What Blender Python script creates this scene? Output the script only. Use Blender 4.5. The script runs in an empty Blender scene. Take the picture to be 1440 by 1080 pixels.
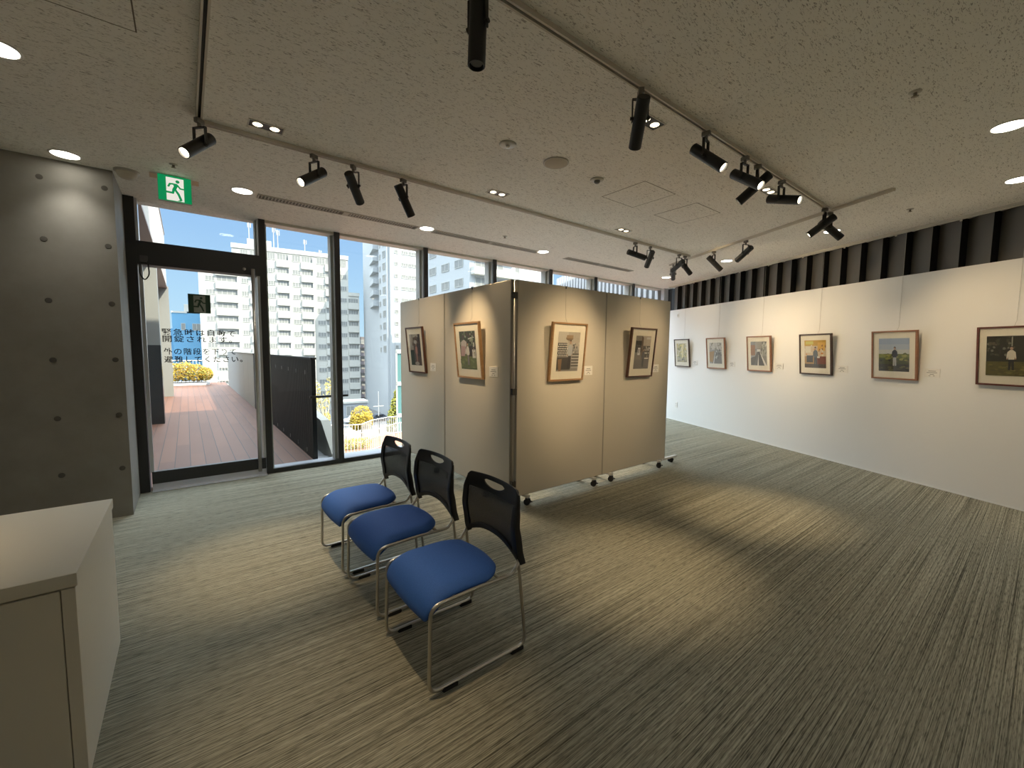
import bpy, bmesh, math, random
from mathutils import Vector, Matrix
random.seed(7)
PI = math.pi
S = bpy.context.scene
COL = S.collection

# ------------------------------------------------------------------ camera, sky, sun, exposure
FPX, YAW, PITCH, ROLL, WA = 589.475, 0.6600346, 0.0782725, -0.0098018, 0.4171153
def cam_setup():
    cy, sy, cp, sp = math.cos(YAW), math.sin(YAW), math.cos(PITCH), math.sin(PITCH)
    f = Vector((sy*cp, cy*cp, -sp)); r = Vector((cy, -sy, 0)); d = f.cross(r)
    cr, sr = math.cos(ROLL), math.sin(ROLL)
    r2 = cr*r + sr*d; d2 = -sr*r + cr*d
    m = Matrix((r2, -d2, -f)).transposed().to_4x4()
    m.translation = (0, 0, 1.5)
    c = bpy.data.cameras.new('camera'); o = bpy.data.objects.new('camera', c)
    c.sensor_fit = 'HORIZONTAL'; c.sensor_width = 36; c.lens = 36*FPX/1440
    c.clip_start = 0.05; c.clip_end = 500
    o.matrix_world = m; COL.objects.link(o); S.camera = o
cam_setup()
S.view_settings.view_transform = 'Standard'
S.view_settings.look = 'None'
S.view_settings.exposure = 1.25
S.view_settings.gamma = 1.0
S.view_settings.use_curve_mapping = False
S.cycles.max_bounces = 10; S.cycles.diffuse_bounces = 6; S.cycles.glossy_bounces = 4
S.cycles.transparent_max_bounces = 24; S.cycles.transmission_bounces = 6
S.cycles.use_denoising = True
S.cycles.sample_clamp_indirect = 6.0
S.cycles.caustics_reflective = False; S.cycles.caustics_refractive = False

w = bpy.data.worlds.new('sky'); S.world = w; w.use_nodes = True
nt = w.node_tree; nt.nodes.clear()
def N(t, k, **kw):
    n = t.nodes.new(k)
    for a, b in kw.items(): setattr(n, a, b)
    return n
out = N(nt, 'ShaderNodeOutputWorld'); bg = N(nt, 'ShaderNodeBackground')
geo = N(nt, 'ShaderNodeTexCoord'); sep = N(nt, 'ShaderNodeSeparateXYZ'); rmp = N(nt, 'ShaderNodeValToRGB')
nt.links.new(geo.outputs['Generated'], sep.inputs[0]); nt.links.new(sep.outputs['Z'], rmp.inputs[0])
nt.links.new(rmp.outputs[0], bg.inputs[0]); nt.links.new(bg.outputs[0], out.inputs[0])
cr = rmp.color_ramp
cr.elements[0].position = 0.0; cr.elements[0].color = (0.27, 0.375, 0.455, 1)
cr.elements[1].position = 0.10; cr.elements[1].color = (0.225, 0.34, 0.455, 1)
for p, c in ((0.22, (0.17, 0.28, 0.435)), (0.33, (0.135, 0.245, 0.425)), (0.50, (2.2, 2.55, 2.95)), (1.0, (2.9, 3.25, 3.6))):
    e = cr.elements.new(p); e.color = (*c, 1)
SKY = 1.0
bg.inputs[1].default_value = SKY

SUN_DIR = Vector((-0.55, 0.86, -1.0))
sl = bpy.data.lights.new('sun', 'SUN'); sl.energy = 4.6; sl.angle = 0.009; sl.color = (1.0, 0.91, 0.74)
so = bpy.data.objects.new('sun', sl); so.rotation_euler = SUN_DIR.to_track_quat('-Z', 'Y').to_euler(); so.location = (20, -20, 40)
COL.objects.link(so)

SPOT_W, TWIN_W, DOWN_W = 47.0, 84.0, 13.0
WARM = (1.0, 0.74, 0.43); NEUT = (1.0, 0.95, 0.85)
H = 2.985; YW = 5.69
for q in ((0.48, -1.2), (2.40, -1.2), (4.27, -1.2), (0.48, -3.2), (3.3, -3.2)):   # added fill lamps without fittings, at ceiling height behind the viewer
    l_ = bpy.data.lights.new('rear_fill_lamp', 'SPOT'); l_.energy = 12.0; l_.color = NEUT; l_.spot_size = 2.5; l_.spot_blend = 0.9; l_.shadow_soft_size = 0.08
    o_ = bpy.data.objects.new('rear_fill_lamp', l_); o_.location = (q[0], q[1], H-0.02); COL.objects.link(o_)
l_ = bpy.data.lights.new('near_twin_lamp', 'SPOT'); l_.energy = TWIN_W*0.5; l_.color = WARM; l_.spot_size = 0.63; l_.spot_blend = 1.0; l_.shadow_soft_size = 0.05   # twin downlight of the same grid, just above the view
o_ = bpy.data.objects.new('near_twin_lamp', l_); o_.location = (0.485, 1.70, H-0.03); COL.objects.link(o_)

# ------------------------------------------------------------------ materials
MATS = {}
def mat(name, col, rough=0.6, metal=0.0, spec=0.5, emit=None, estr=0.0):
    if name in MATS: return MATS[name]
    m = bpy.data.materials.new(name); m.use_nodes = True
    b = m.node_tree.nodes['Principled BSDF']
    b.inputs['Base Color'].default_value = (*col, 1); b.inputs['Roughness'].default_value = rough
    b.inputs['Metallic'].default_value = metal; b.inputs['Specular IOR Level'].default_value = spec
    if emit: b.inputs['Emission Color'].default_value = (*emit, 1); b.inputs['Emission Strength'].default_value = estr
    MATS[name] = m
    return m
def nodes(m): return m.node_tree, m.node_tree.nodes['Principled BSDF']
def noisy(m, scale=(1, 1, 1), nscale=5, detail=3, stops=((0.3, (0, 0, 0)), (0.7, (1, 1, 1))), bump=0.0, rough=0.6, coord='Object', dist=0.01):
    t, b = nodes(m)
    tc = N(t, 'ShaderNodeTexCoord'); mp = N(t, 'ShaderNodeMapping'); mp.inputs['Scale'].default_value = scale
    nz = N(t, 'ShaderNodeTexNoise'); nz.inputs['Scale'].default_value = nscale; nz.inputs['Detail'].default_value = detail
    nz.inputs['Roughness'].default_value = rough
    r = N(t, 'ShaderNodeValToRGB')
    while len(r.color_ramp.elements) < len(stops): r.color_ramp.elements.new(0.5)
    for e, (p, c) in zip(r.color_ramp.elements, stops): e.position = p; e.color = (*c, 1)
    t.links.new(tc.outputs[coord], mp.inputs[0]); t.links.new(mp.outputs[0], nz.inputs[0])
    t.links.new(nz.outputs[0], r.inputs[0]); t.links.new(r.outputs[0], b.inputs['Base Color'])
    if bump:
        bp = N(t, 'ShaderNodeBump'); bp.inputs['Strength'].default_value = bump; bp.inputs['Distance'].default_value = dist
        t.links.new(nz.outputs[0], bp.inputs['Height']); t.links.new(bp.outputs[0], b.inputs['Normal'])
    return m
M_white = mat('white wall paint', (0.86, 0.855, 0.835), 0.7)
M_panel = noisy(mat('panel fabric', (0.62, 0.57, 0.49), 0.85), (1, 1, 1), 220, 2, ((0.3, (0.56, 0.52, 0.44)), (0.7, (0.64, 0.59, 0.51))))
M_black = mat('black metal', (0.012, 0.012, 0.012), 0.45)
M_frame = mat('charcoal window frame', (0.030, 0.031, 0.033), 0.45)
M_mull = mat('grey mullion', (0.50, 0.50, 0.48), 0.6)
M_steel = mat('brushed steel', (0.55, 0.53, 0.49), 0.32, 1.0)
M_plate = mat('stainless plate', (0.60, 0.62, 0.66), 0.28, 1.0)
M_bplas = mat('black plastic', (0.010, 0.010, 0.011), 0.38)
M_rub = mat('black rubber', (0.012, 0.012, 0.012), 0.7)
M_blue = noisy(mat('blue upholstery', (0.02, 0.07, 0.26), 0.75), (1, 1, 1), 300, 2, ((0.3, (0.024, 0.105, 0.42)), (0.7, (0.036, 0.140, 0.52))), 0.15, dist=0.002)
M_cab = mat('cream cabinet laminate', (0.74, 0.70, 0.60), 0.55)
M_gap = mat('dark gap', (0.03, 0.028, 0.024), 0.8)
M_track = mat('cream track', (0.60, 0.56, 0.48), 0.5)
M_slot = mat('dark slot', (0.035, 0.03, 0.022), 0.6)
M_card = mat('white card', (0.82, 0.80, 0.76), 0.6)
M_ink = mat('grey ink', (0.12, 0.12, 0.12), 0.7)
M_mat = mat('cream mat board', (0.84, 0.79, 0.66), 0.8)
M_wire = mat('steel wire', (0.5, 0.48, 0.44), 0.5, 0.5)
M_beige = mat('beige plastic', (0.52, 0.47, 0.38), 0.5)
M_trimw = mat('pale aluminium trim', (0.60, 0.57, 0.50), 0.5)
M_finl = mat('grey louvre blade', (0.115, 0.11, 0.10), 0.6)
M_find = mat('black louvre back and shade', (0.006, 0.006, 0.006), 0.8)
M_concx = mat('pale render', (0.62, 0.60, 0.55), 0.8)
M_lamp = mat('lit downlight diffuser', (0.9, 0.9, 0.85), 0.5, emit=(1.0, 0.95, 0.82), estr=6.0)
M_lens = mat('lit spotlight lens', (0.9, 0.85, 0.7), 0.5, emit=(1.0, 0.86, 0.62), estr=7.0)
M_twin = mat('lit twin lens', (0.9, 0.85, 0.7), 0.5, emit=(1.0, 0.84, 0.55), estr=2.0)
M_off = mat('unlit lens', (0.10, 0.10, 0.10), 0.25)
M_green = mat('exit green', (0.0, 0.30, 0.10), 0.4, emit=(0.0, 0.36, 0.12), estr=0.24)
M_exw = mat('exit white', (0.8, 0.8, 0.8), 0.4, emit=(0.75, 0.72, 0.66), estr=0.4)
M_pink = mat('pink tag', (0.90, 0.66, 0.56), 0.6)
M_stg = mat('sticker green', (0.02, 0.06, 0.035), 0.6)
M_stw = mat('sticker grey', (0.30, 0.33, 0.29), 0.6)
M_letter = mat('dark brown lettering', (0.022, 0.012, 0.014), 0.7, spec=0.1)

def concrete():
    m = noisy(mat('smooth concrete', (0.3, 0.28, 0.25), 0.6), (1, 1, 1), 2.2, 8, ((0.3, (0.235, 0.222, 0.195)), (0.7, (0.305, 0.29, 0.26))), 0.05, 0.65)
    return m
M_conc = concrete()

def carpet():
    m = mat('striped carpet', (0.25, 0.23, 0.18), 0.95, spec=0.1)
    t, b = nodes(m)
    tc = N(t, 'ShaderNodeTexCoord')
    def nz(sc, scale, det, rough=0.6):
        mp = N(t, 'ShaderNodeMapping'); mp.inputs['Scale'].default_value = sc
        n = N(t, 'ShaderNodeTexNoise'); n.inputs['Scale'].default_value = scale; n.inputs['Detail'].default_value = det; n.inputs['Roughness'].default_value = rough
        t.links.new(tc.outputs['Object'], mp.inputs[0]); t.links.new(mp.outputs[0], n.inputs[0]); return n
    fine = nz((0.40, 150, 1), 1.0, 3, 0.75)      # thin yarn lines along X
    dash = nz((14, 240, 1), 1.0, 2, 0.6)        # short dashes
    wide = nz((0.16, 11, 1), 1.0, 2, 0.5)        # broad bands
    def ramp(n, stops):
        r = N(t, 'ShaderNodeValToRGB')
        while len(r.color_ramp.elements) < len(stops): r.color_ramp.elements.new(0.5)
        for e, (p, c) in zip(r.color_ramp.elements, stops): e.position = p; e.color = (*c, 1)
        t.links.new(n.outputs[0], r.inputs[0]); return r
    r1 = ramp(fine, ((0.34, (0.070, 0.067, 0.050)), (0.47, (0.262, 0.252, 0.196)), (0.66, (0.45, 0.43, 0.342))))
    r2 = ramp(dash, ((0.34, (0.50, 0.50, 0.50)), (0.48, (1.0, 1.0, 1.0)), (0.70, (1.22, 1.22, 1.20))))
    r3 = ramp(wide, ((0.30, (0.92, 0.92, 0.92)), (0.7, (1.05, 1.05, 1.05))))
    mx = N(t, 'ShaderNodeMix', data_type='RGBA', blend_type='MULTIPLY'); mx.inputs[0].default_value = 1
    mx2 = N(t, 'ShaderNodeMix', data_type='RGBA', blend_type='MULTIPLY'); mx2.inputs[0].default_value = 1
    t.links.new(r1.outputs[0], mx.inputs[6]); t.links.new(r2.outputs[0], mx.inputs[7])
    t.links.new(mx.outputs[2], mx2.inputs[6]); t.links.new(r3.outputs[0], mx2.inputs[7])
    t.links.new(mx2.outputs[2], b.inputs['Base Color'])
    bp = N(t, 'ShaderNodeBump'); bp.inputs['Strength'].default_value = 0.35; bp.inputs['Distance'].default_value = 0.004
    t.links.new(fine.outputs[0], bp.inputs['Height']); t.links.new(bp.outputs[0], b.inputs['Normal'])
    return m
M_carpet = carpet()

def ceiling_mat():
    m = mat('rockwool ceiling board', (0.5, 0.47, 0.40), 0.9, spec=0.1)
    t, b = nodes(m)
    tc = N(t, 'ShaderNodeTexCoord')
    def worm(sc, rot, scale, lo, hi, seed):
        mp = N(t, 'ShaderNodeMapping'); mp.inputs['Scale'].default_value = sc; mp.inputs['Rotation'].default_value = (0, 0, rot); mp.inputs['Location'].default_value = (seed, seed*2, 0)
        n = N(t, 'ShaderNodeTexNoise'); n.inputs['Scale'].default_value = scale; n.inputs['Detail'].default_value = 1.5; n.inputs['Distortion'].default_value = 1.2
        r = N(t, 'ShaderNodeMapRange'); r.inputs[1].default_value = lo; r.inputs[2].default_value = hi; r.inputs[3].default_value = 0; r.inputs[4].default_value = 1
        t.links.new(tc.outputs['Object'], mp.inputs[0]); t.links.new(mp.outputs[0], n.inputs[0]); t.links.new(n.outputs[0], r.inputs[0]); return r
    a = worm((1, 4.2, 1), 0.35, 30, 0.645, 0.685, 0); c = worm((1, 4.2, 1), -0.55, 30, 0.65, 0.69, 5.3); d = worm((1, 4.0, 1), 1.25, 34, 0.66, 0.71, 9.1)
    mx1 = N(t, 'ShaderNodeMath', operation='MAXIMUM'); mx2 = N(t, 'ShaderNodeMath', operation='MAXIMUM')
    t.links.new(a.outputs[0], mx1.inputs[0]); t.links.new(c.outputs[0], mx1.inputs[1]); t.links.new(mx1.outputs[0], mx2.inputs[0]); t.links.new(d.outputs[0], mx2.inputs[1])
    mix = N(t, 'ShaderNodeMix', data_type='RGBA'); mix.inputs[6].default_value = (0.91, 0.895, 0.84, 1); mix.inputs[7].default_value = (0.46, 0.44, 0.40, 1)
    t.links.new(mx2.outputs[0], mix.inputs[0]); t.links.new(mix.outputs[2], b.inputs['Base Color'])
    bp = N(t, 'ShaderNodeBump'); bp.inputs['Strength'].default_value = 0.5; bp.inputs['Distance'].default_value = 0.004; bp.invert = True
    t.links.new(mx2.outputs[0], bp.inputs['Height']); t.links.new(bp.outputs[0], b.inputs['Normal'])
    return m
M_ceil = ceiling_mat()

def glass_mat(name, tint=(0.95, 0.97, 0.96), refl=0.06):
    m = bpy.data.materials.new(name); m.use_nodes = True; t = m.node_tree; t.nodes.clear()
    o = N(t, 'ShaderNodeOutputMaterial'); tr = N(t, 'ShaderNodeBsdfTransparent'); gl = N(t, 'ShaderNodeBsdfGlossy'); mx = N(t, 'ShaderNodeMixShader'); fr = N(t, 'ShaderNodeFresnel')
    tr.inputs[0].default_value = (*tint, 1); gl.inputs['Roughness'].default_value = 0.02; fr.inputs[0].default_value = 1.45
    gm = N(t, 'ShaderNodeNewGeometry'); iv = N(t, 'ShaderNodeMath', operation='SUBTRACT'); iv.inputs[0].default_value = 1.0; ml = N(t, 'ShaderNodeMath', operation='MULTIPLY')
    t.links.new(gm.outputs['Backfacing'], iv.inputs[1]); t.links.new(iv.outputs[0], ml.inputs[0]); t.links.new(fr.outputs[0], ml.inputs[1])
    t.links.new(ml.outputs[0], mx.inputs[0]); t.links.new(tr.outputs[0], mx.inputs[1]); t.links.new(gl.outputs[0], mx.inputs[2]); t.links.new(mx.outputs[0], o.inputs[0])
    return m
M_glass = glass_mat('window glass')
M_pglass = glass_mat('picture glass', (0.98, 0.98, 0.98))

def mesh_mat():
    m = mat('black perforated mesh', (0.010, 0.010, 0.011), 0.5)
    t, b = nodes(m)
    o = t.nodes['Material Output']; tr = N(t, 'ShaderNodeBsdfTransparent'); mx = N(t, 'ShaderNodeMixShader')
    tc = N(t, 'ShaderNodeTexCoord'); mp = N(t, 'ShaderNodeMapping'); mp.inputs['Scale'].default_value = (1, 160, 160); mp.inputs['Rotation'].default_value = (0.785, 0, 0)
    ch = N(t, 'ShaderNodeTexVoronoi'); ch.voronoi_dimensions = '3D'; ch.inputs['Scale'].default_value = 1.0; ch.inputs['Randomness'].default_value = 0.0
    r = N(t, 'ShaderNodeMapRange'); r.inputs[1].default_value = 0.28; r.inputs[2].default_value = 0.34; r.inputs[3].default_value = 0.42; r.inputs[4].default_value = 0.0
    t.links.new(tc.outputs['Object'], mp.inputs[0]); t.links.new(mp.outputs[0], ch.inputs[0]); t.links.new(ch.outputs['Distance'], r.inputs[0])
    t.links.new(r.outputs[0], mx.inputs[0]); t.links.new(b.outputs[0], mx.inputs[1]); t.links.new(tr.outputs[0], mx.inputs[2]); t.links.new(mx.outputs[0], o.inputs[0])
    return m
M_mesh = mesh_mat()

def wood(name, c1, c2):
    return noisy(mat(name, c1, 0.4), (3, 40, 40), 1.0, 4, ((0.3, c1), (0.7, c2)))
M_oak = wood('light oak', (0.30, 0.17, 0.075), (0.40, 0.235, 0.11))
M_wal = wood('dark walnut', (0.060, 0.024, 0.014), (0.10, 0.04, 0.024))
M_cher = wood('cherry wood', (0.27, 0.115, 0.060), (0.35, 0.16, 0.085))
M_choc = wood('chocolate wood', (0.045, 0.022, 0.014), (0.07, 0.034, 0.02))
M_rose = wood('rosewood', (0.10, 0.03, 0.022), (0.15, 0.045, 0.032))

# ------------------------------------------------------------------ mesh helpers
def link(o, parent=None):
    COL.objects.link(o)
    if parent: o.parent = parent
    return o
def obj(name, bm, m, parent=None, smooth=False):
    me = bpy.data.meshes.new(name); bm.normal_update(); bm.to_mesh(me); bm.free()
    for x in (m if isinstance(m, (list, tuple)) else [m]): me.materials.append(x)
    if smooth:
        for p in me.polygons: p.use_smooth = True
    return link(bpy.data.objects.new(name, me), parent)
def thing(name, label, cat, loc=(0, 0, 0), rz=0, group=None):
    o = bpy.data.objects.new(name, None); o.empty_display_size = 0.05; o.location = loc; o.rotation_euler = (0, 0, rz)
    link(o); return tag(o, label, cat, group)
def tag(o, label, cat, group=None, kind=None):
    o['label'] = label; o['category'] = cat
    if group: o['group'] = group
    if kind: o['kind'] = kind
    return o
def struct(name, bm, m, parent=None, label=None, cat=None, smooth=False):
    o = obj(name, bm, m, parent, smooth)
    if parent is None:
        o['kind'] = 'structure'
        if label: o['label'] = label; o['category'] = cat
    return o
def box(bm, x0, x1, y0, y1, z0, z1, mi=0, mtx=None):
    vs = [bm.verts.new((x, y, z)) for x in (x0, x1) for y in (y0, y1) for z in (z0, z1)]
    if mtx:
        for v in vs: v.co = mtx @ v.co
    fs = [(0, 1, 3, 2), (4, 6, 7, 5), (0, 4, 5, 1), (2, 3, 7, 6), (0, 2, 6, 4), (1, 5, 7, 3)]
    for f in fs: bm.faces.new([vs[i] for i in f]).material_index = mi
    return vs
def B(*a, **k):
    bm = bmesh.new(); box(bm, *a, **k); return bm
def bevbox(x0, x1, y0, y1, z0, z1, r=0.004, seg=2):
    bm = B(x0, x1, y0, y1, z0, z1)
    bmesh.ops.bevel(bm, geom=bm.edges[:], offset=r, segments=seg, affect='EDGES', profile=0.7)
    return bm
def cyl(bm, p0, p1, r0, r1=None, n=16, caps=True, mi=0):
    r1 = r0 if r1 is None else r1
    p0, p1 = Vector(p0), Vector(p1); d = (p1 - p0).normalized()
    a = d.orthogonal().normalized(); b = d.cross(a)
    A = []; Bv = []
    for i in range(n):
        c = math.cos(2*PI*i/n)*a + math.sin(2*PI*i/n)*b
        A.append(bm.verts.new(p0 + c*r0)); Bv.append(bm.verts.new(p1 + c*r1))
    for i in range(n):
        j = (i+1) % n; bm.faces.new((A[i], A[j], Bv[j], Bv[i])).material_index = mi
    if caps:
        bm.faces.new(A[::-1]).material_index = mi; bm.faces.new(Bv).material_index = mi
def tube(bm, pts, r, n=10, closed=False):
    pts = [Vector(p) for p in pts]; rings = []; N_ = len(pts); prev = None
    for i, p in enumerate(pts):
        if closed: t = pts[(i+1) % N_] - pts[i-1]
        else: t = pts[min(i+1, N_-1)] - pts[max(i-1, 0)]
        t.normalize()
        if prev is None: a = t.orthogonal().normalized()
        else: a = (prev - t*prev.dot(t)).normalized()
        prev = a; b = t.cross(a)
        rings.append([bm.verts.new(p + r*(math.cos(2*PI*k/n)*a + math.sin(2*PI*k/n)*b)) for k in range(n)])
    for i in range(N_ if closed else N_-1):
        A, C = rings[i], rings[(i+1) % N_]
        for k in range(n): bm.faces.new((A[k], A[(k+1) % n], C[(k+1) % n], C[k]))
    if not closed: bm.faces.new(rings[0][::-1]); bm.faces.new(rings[-1])
def fillet(pts, rad, seg=6):
    """polyline with rounded corners"""
    pts = [Vector(p) for p in pts]; o = [pts[0]]
    for i in range(1, len(pts)-1):
        a, b, c = pts[i-1], pts[i], pts[i+1]
        u = (a-b); v = (c-b); r = min(rad, u.length*0.45, v.length*0.45)
        p0 = b + u.normalized()*r; p1 = b + v.normalized()*r
        for k in range(seg+1):
            t = k/seg; o.append((1-t)**2*p0 + 2*t*(1-t)*b + t*t*p1)
    o.append(pts[-1]); return o
def lathe(prof, n=24, mi=None):
    bm = bmesh.new(); rings = []
    for r, z in prof:
        rings.append([bm.verts.new((r*math.cos(2*PI*k/n), r*math.sin(2*PI*k/n), z)) for k in range(n)] if r > 1e-6 else [bm.verts.new((0, 0, z))])
    for i in range(len(rings)-1):
        A, C = rings[i], rings[i+1]
        for k in range(n):
            j = (k+1) % n
            vs = [A[k % len(A)], A[j % len(A)], C[j % len(C)], C[k % len(C)]]
            u = []
            for v in vs:
                if v not in u: u.append(v)
            if len(u) > 2:
                f = bm.faces.new(u)
                if mi: f.material_index = mi[i]
    bmesh.ops.recalc_face_normals(bm, faces=bm.faces[:])
    return bm
def poly(bm, pts, mi=0):
    f = bm.faces.new([bm.verts.new(p) for p in pts]); f.material_index = mi; return f
def dup(root, label=None, loc=None, rz=None, group=None):
    r = root.copy(); COL.objects.link(r)
    def rec(a, b):
        for ch in a.children:
            c = ch.copy(); COL.objects.link(c); c.parent = b; rec(ch, c)
    rec(root, r)
    if label: r['label'] = label
    if loc is not None: r.location = loc
    if rz is not None: r.rotation_euler = (0, 0, rz)
    if group: r['group'] = group
    return r
def spot_lamp(name, parent, loc, direction, watts, color, angle, blend=0.6, rad=0.025):
    l = bpy.data.lights.new(name, 'SPOT'); l.energy = watts; l.color = color; l.spot_size = math.radians(angle); l.spot_blend = blend; l.shadow_soft_size = rad
    o = bpy.data.objects.new(name, l); o.location = loc; o.rotation_euler = Vector(direction).to_track_quat('-Z', 'Y').to_euler()
    link(o, parent); return o

# right wall frame: t runs from the far (window) corner towards the camera, n points into the room
RT = Vector((-math.sin(WA), -math.cos(WA), 0)); RN = Vector((-math.cos(WA), math.sin(WA), 0)); RB = Vector((math.cos(WA), -math.sin(WA), 0))*5.775
def rw(s, off, z): return RB + RT*s + RN*off + Vector((0, 0, z))
def rmat(s, off, z):   # local x along -t reversed: x = right as seen from the room, y = into the wall, z up
    X = RT; Y = -RN
    m = Matrix((X, Y, Vector((0, 0, 1)))).transposed().to_4x4(); m.translation = rw(s, off, z); return m

# ================================================================== SETTING
struct('floor', B(-4.2, 10.2, -5.2, YW+0.02, -0.12, 0), M_carpet, label='grey beige striped carpet floor', cat='floor')
# ceiling, with an unseen roof block above, its height set to shade the deck
bm = B(-4.2, 11.0, -5.2, YW+0.26, H, H+0.3)
struct('ceiling', bm, M_ceil, label='textured rockwool ceiling', cat='ceiling')
struct('roof', B(-4.2, 11.0, -5.2, 6.0, H+0.3, 7.7), M_concx)
struct('wall_back', B(-4.2, 10.2, -5.2, -5.0, 0, H), M_white)
struct('wall_left', B(-4.2, -4.0, -5.0, YW, 0, H), M_white)
# right wall and its louvred band
def rbox(bm, s0, s1, o0, o1, z0, z1, mi=0):
    vs = []
    for s in (s0, s1):
        for o in (o0, o1):
            for z in (z0, z1): vs.append(bm.verts.new(rw(s, o, z)))
    for f in [(0, 1, 3, 2), (4, 6, 7, 5), (0, 4, 5, 1), (2, 3, 7, 6), (0, 2, 6, 4), (1, 5, 7, 3)]: bm.faces.new([vs[i] for i in f]).material_index = mi
bm = bmesh.new(); rbox(bm, -8.475, 3.6, -0.14, 0, 0, 2.447)
bmesh.ops.recalc_face_normals(bm, faces=bm.faces[:])
struct('wall_right', bm, M_white, label='long white picture wall', cat='wall')
bm = bmesh.new()
s = -8.56
while s < 3.5:
    # blade: front edge nearer the camera, rear edge recessed towards the window
    f0 = s + 0.26; r0 = s + 0.004
    for P, mi in (((rw(f0, -0.060, 0), rw(f0-0.004, -0.072, 0), rw(r0, -0.174, 0), rw(r0, -0.162, 0)), 0), ((rw(f0+0.001, -0.061, 0), rw(f0+0.001, -0.23, 0), rw(f0-0.006, -0.23, 0), rw(f0-0.006, -0.075, 0)), 1)):
        lo = [bm.verts.new(p + Vector((0, 0, 2.30))) for p in P]; hi = [bm.verts.new(p + Vector((0, 0, H-0.002))) for p in P]
        for i in range(4):
            j = (i+1) % 4; f = bm.faces.new((lo[i], lo[j], hi[j], hi[i])); f.material_index = 0 if (mi == 0 and i == 3) else 1  # returns coloured black: their shade away from the window plus dark paint
    s += 0.26
bmesh.ops.recalc_face_normals(bm, faces=bm.faces[:])
struct('wall_right_louvres', bm, [M_finl, M_find], label='dark vertical louvre band above the white wall', cat='louvre')
bm = bmesh.new(); rbox(bm, -8.475, 3.6, -0.34, -0.30, 0, H); bmesh.ops.recalc_face_normals(bm, faces=bm.faces[:])
struct('wall_right_backing', bm, M_find)
# picture rail along the ceiling
bm = bmesh.new(); rbox(bm, -8.5, 3.6, 0.000, 0.016, H-0.034, H-0.012); rbox(bm, -8.5, 3.6, 0.022, 0.036, H-0.018, H-0.0005)
for k in range(20):
    rbox(bm, -8.3+k*0.62, -8.28+k*0.62, 0.004, 0.012, H-0.05, H-0.03)
bmesh.ops.recalc_face_normals(bm, faces=bm.faces[:])
struct('trim_1', bm, M_trimw, label='pale picture rail under the ceiling', cat='rail')
bm = bmesh.new(); rbox(bm, -8.475, 3.6, 0.0, 0.004, 0.0, 0.012); bmesh.ops.recalc_face_normals(bm, faces=bm.faces[:])
struct('baseboard_right', bm, M_white)
# concrete wall at the left with form-tie holes
bm = B(-4.0, -0.432, 4.98, YW, 0, H)
cw = struct('wall_front', bm, M_conc, label='bare concrete wall with tie holes', cat='wall')
for px in (-1.24, -0.858, -0.487):
    for pz in (2.83, 2.353, 1.87, 1.392, 0.91, 0.435):
        bm = bmesh.new()
        ring = lathe([(0.0, 0.0012), (0.015, 0.0012), (0.019, 0.0008), (0.021, 0.0)], 14)
        o = obj('tie_hole', ring, mat('tie hole', (0.10, 0.092, 0.08), 0.8), cw); o.location = (px, 4.979, pz); o.rotation_euler = (PI/2, 0, 0)

# ------------------------------------------------------------------ window wall
MX = [0.743, 1.573, 2.811, 4.043, 5.298, 6.522, 7.750]   # mullion centres
def mullion_bm(x, wd=0.066, z0=0.0):
    bm = bmesh.new(); box(bm, x-wd/2, x+wd/2, YW, YW+0.03, z0, H, 0); box(bm, x-wd/2+0.004, x+wd/2-0.004, YW+0.03, YW+0.10, z0, H, 1); box(bm, x-0.058, x+0.058, YW+0.10, YW+0.22, z0, H, 1); return bm  # side boxes paler than the front, daylight put into their colour
xs = MX + [8.86]
for i in range(len(MX)):
    x0, x1 = MX[i], xs[i+1]
    g = struct('window_%d' % (i+1), B(x0+0.03, x1-0.03, YW+0.085, YW+0.097, 0.05, H), M_glass, label='floor to ceiling glass pane, bay %s from the door' % ['one', 'two', 'three', 'four', 'five', 'six', 'seven'][i], cat='window')
    obj('window_mullion', mullion_bm(x0), [M_frame, M_mull], g)
    bm = B(x0+0.03, x1-0.03, YW, YW+0.05, 0.0, 0.055); obj('window_sill', bm, M_frame, g)
    bm = B(x0+0.03, x1-0.03, YW+0.05, YW+0.24, -0.01, 0.04); obj('window_ledge', bm, mat('grey ledge', (0.26, 0.27, 0.30), 0.5), g)
    bm = B(x0+0.03, x1-0.03, YW+0.02, YW+0.19, H-0.03, H); obj('window_head', bm, M_trimw, g)
# door bay
dr = struct('door_1', B(-0.315, 0.69, YW+0.03, YW+0.042, 0.20, 2.335), M_glass, label='glazed emergency exit door to the deck', cat='door')
bm = bmesh.new(); box(bm, -0.442, -0.352, YW-0.02, YW+0.17, 0, H)
obj('door_jamb', bm, M_frame, dr)
bm = bmesh.new(); box(bm, -0.352, 0.71, YW-0.015, YW+0.16, 2.335, 2.565)
obj('door_header', bm, M_frame, dr)
bm = bmesh.new(); box(bm, -0.335, 0.703, YW+0.005, YW+0.06, 0.072, 0.20)
obj('bottom_rail', bm, M_frame, dr)
bm = bmesh.new(); box(bm, -0.345, -0.315, YW+0.01, YW+0.06, 0.2, 2.335); box(bm, 0.682, 0.71, YW+0.01, YW+0.06, 0.2, 2.335)
obj('door_stile', bm, M_plate, dr)
bm = bmesh.new(); box(bm, -0.335, 0.71, YW-0.06, YW+0.04, 0.0, 0.008); box(bm, -0.335, 0.71, YW+0.02, YW+0.06, 0.008, 0.070)
obj('threshold', bm, mat('steel sill sky tint', (0.78, 0.82, 0.90), 0.35), dr)  # pale bluish base colour stands for the sky reflected in the steel
bm = bmesh.new(); cyl(bm, (0.635, YW-0.055, 0.06), (0.635, YW-0.055, 2.40), 0.019, n=16)
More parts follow.
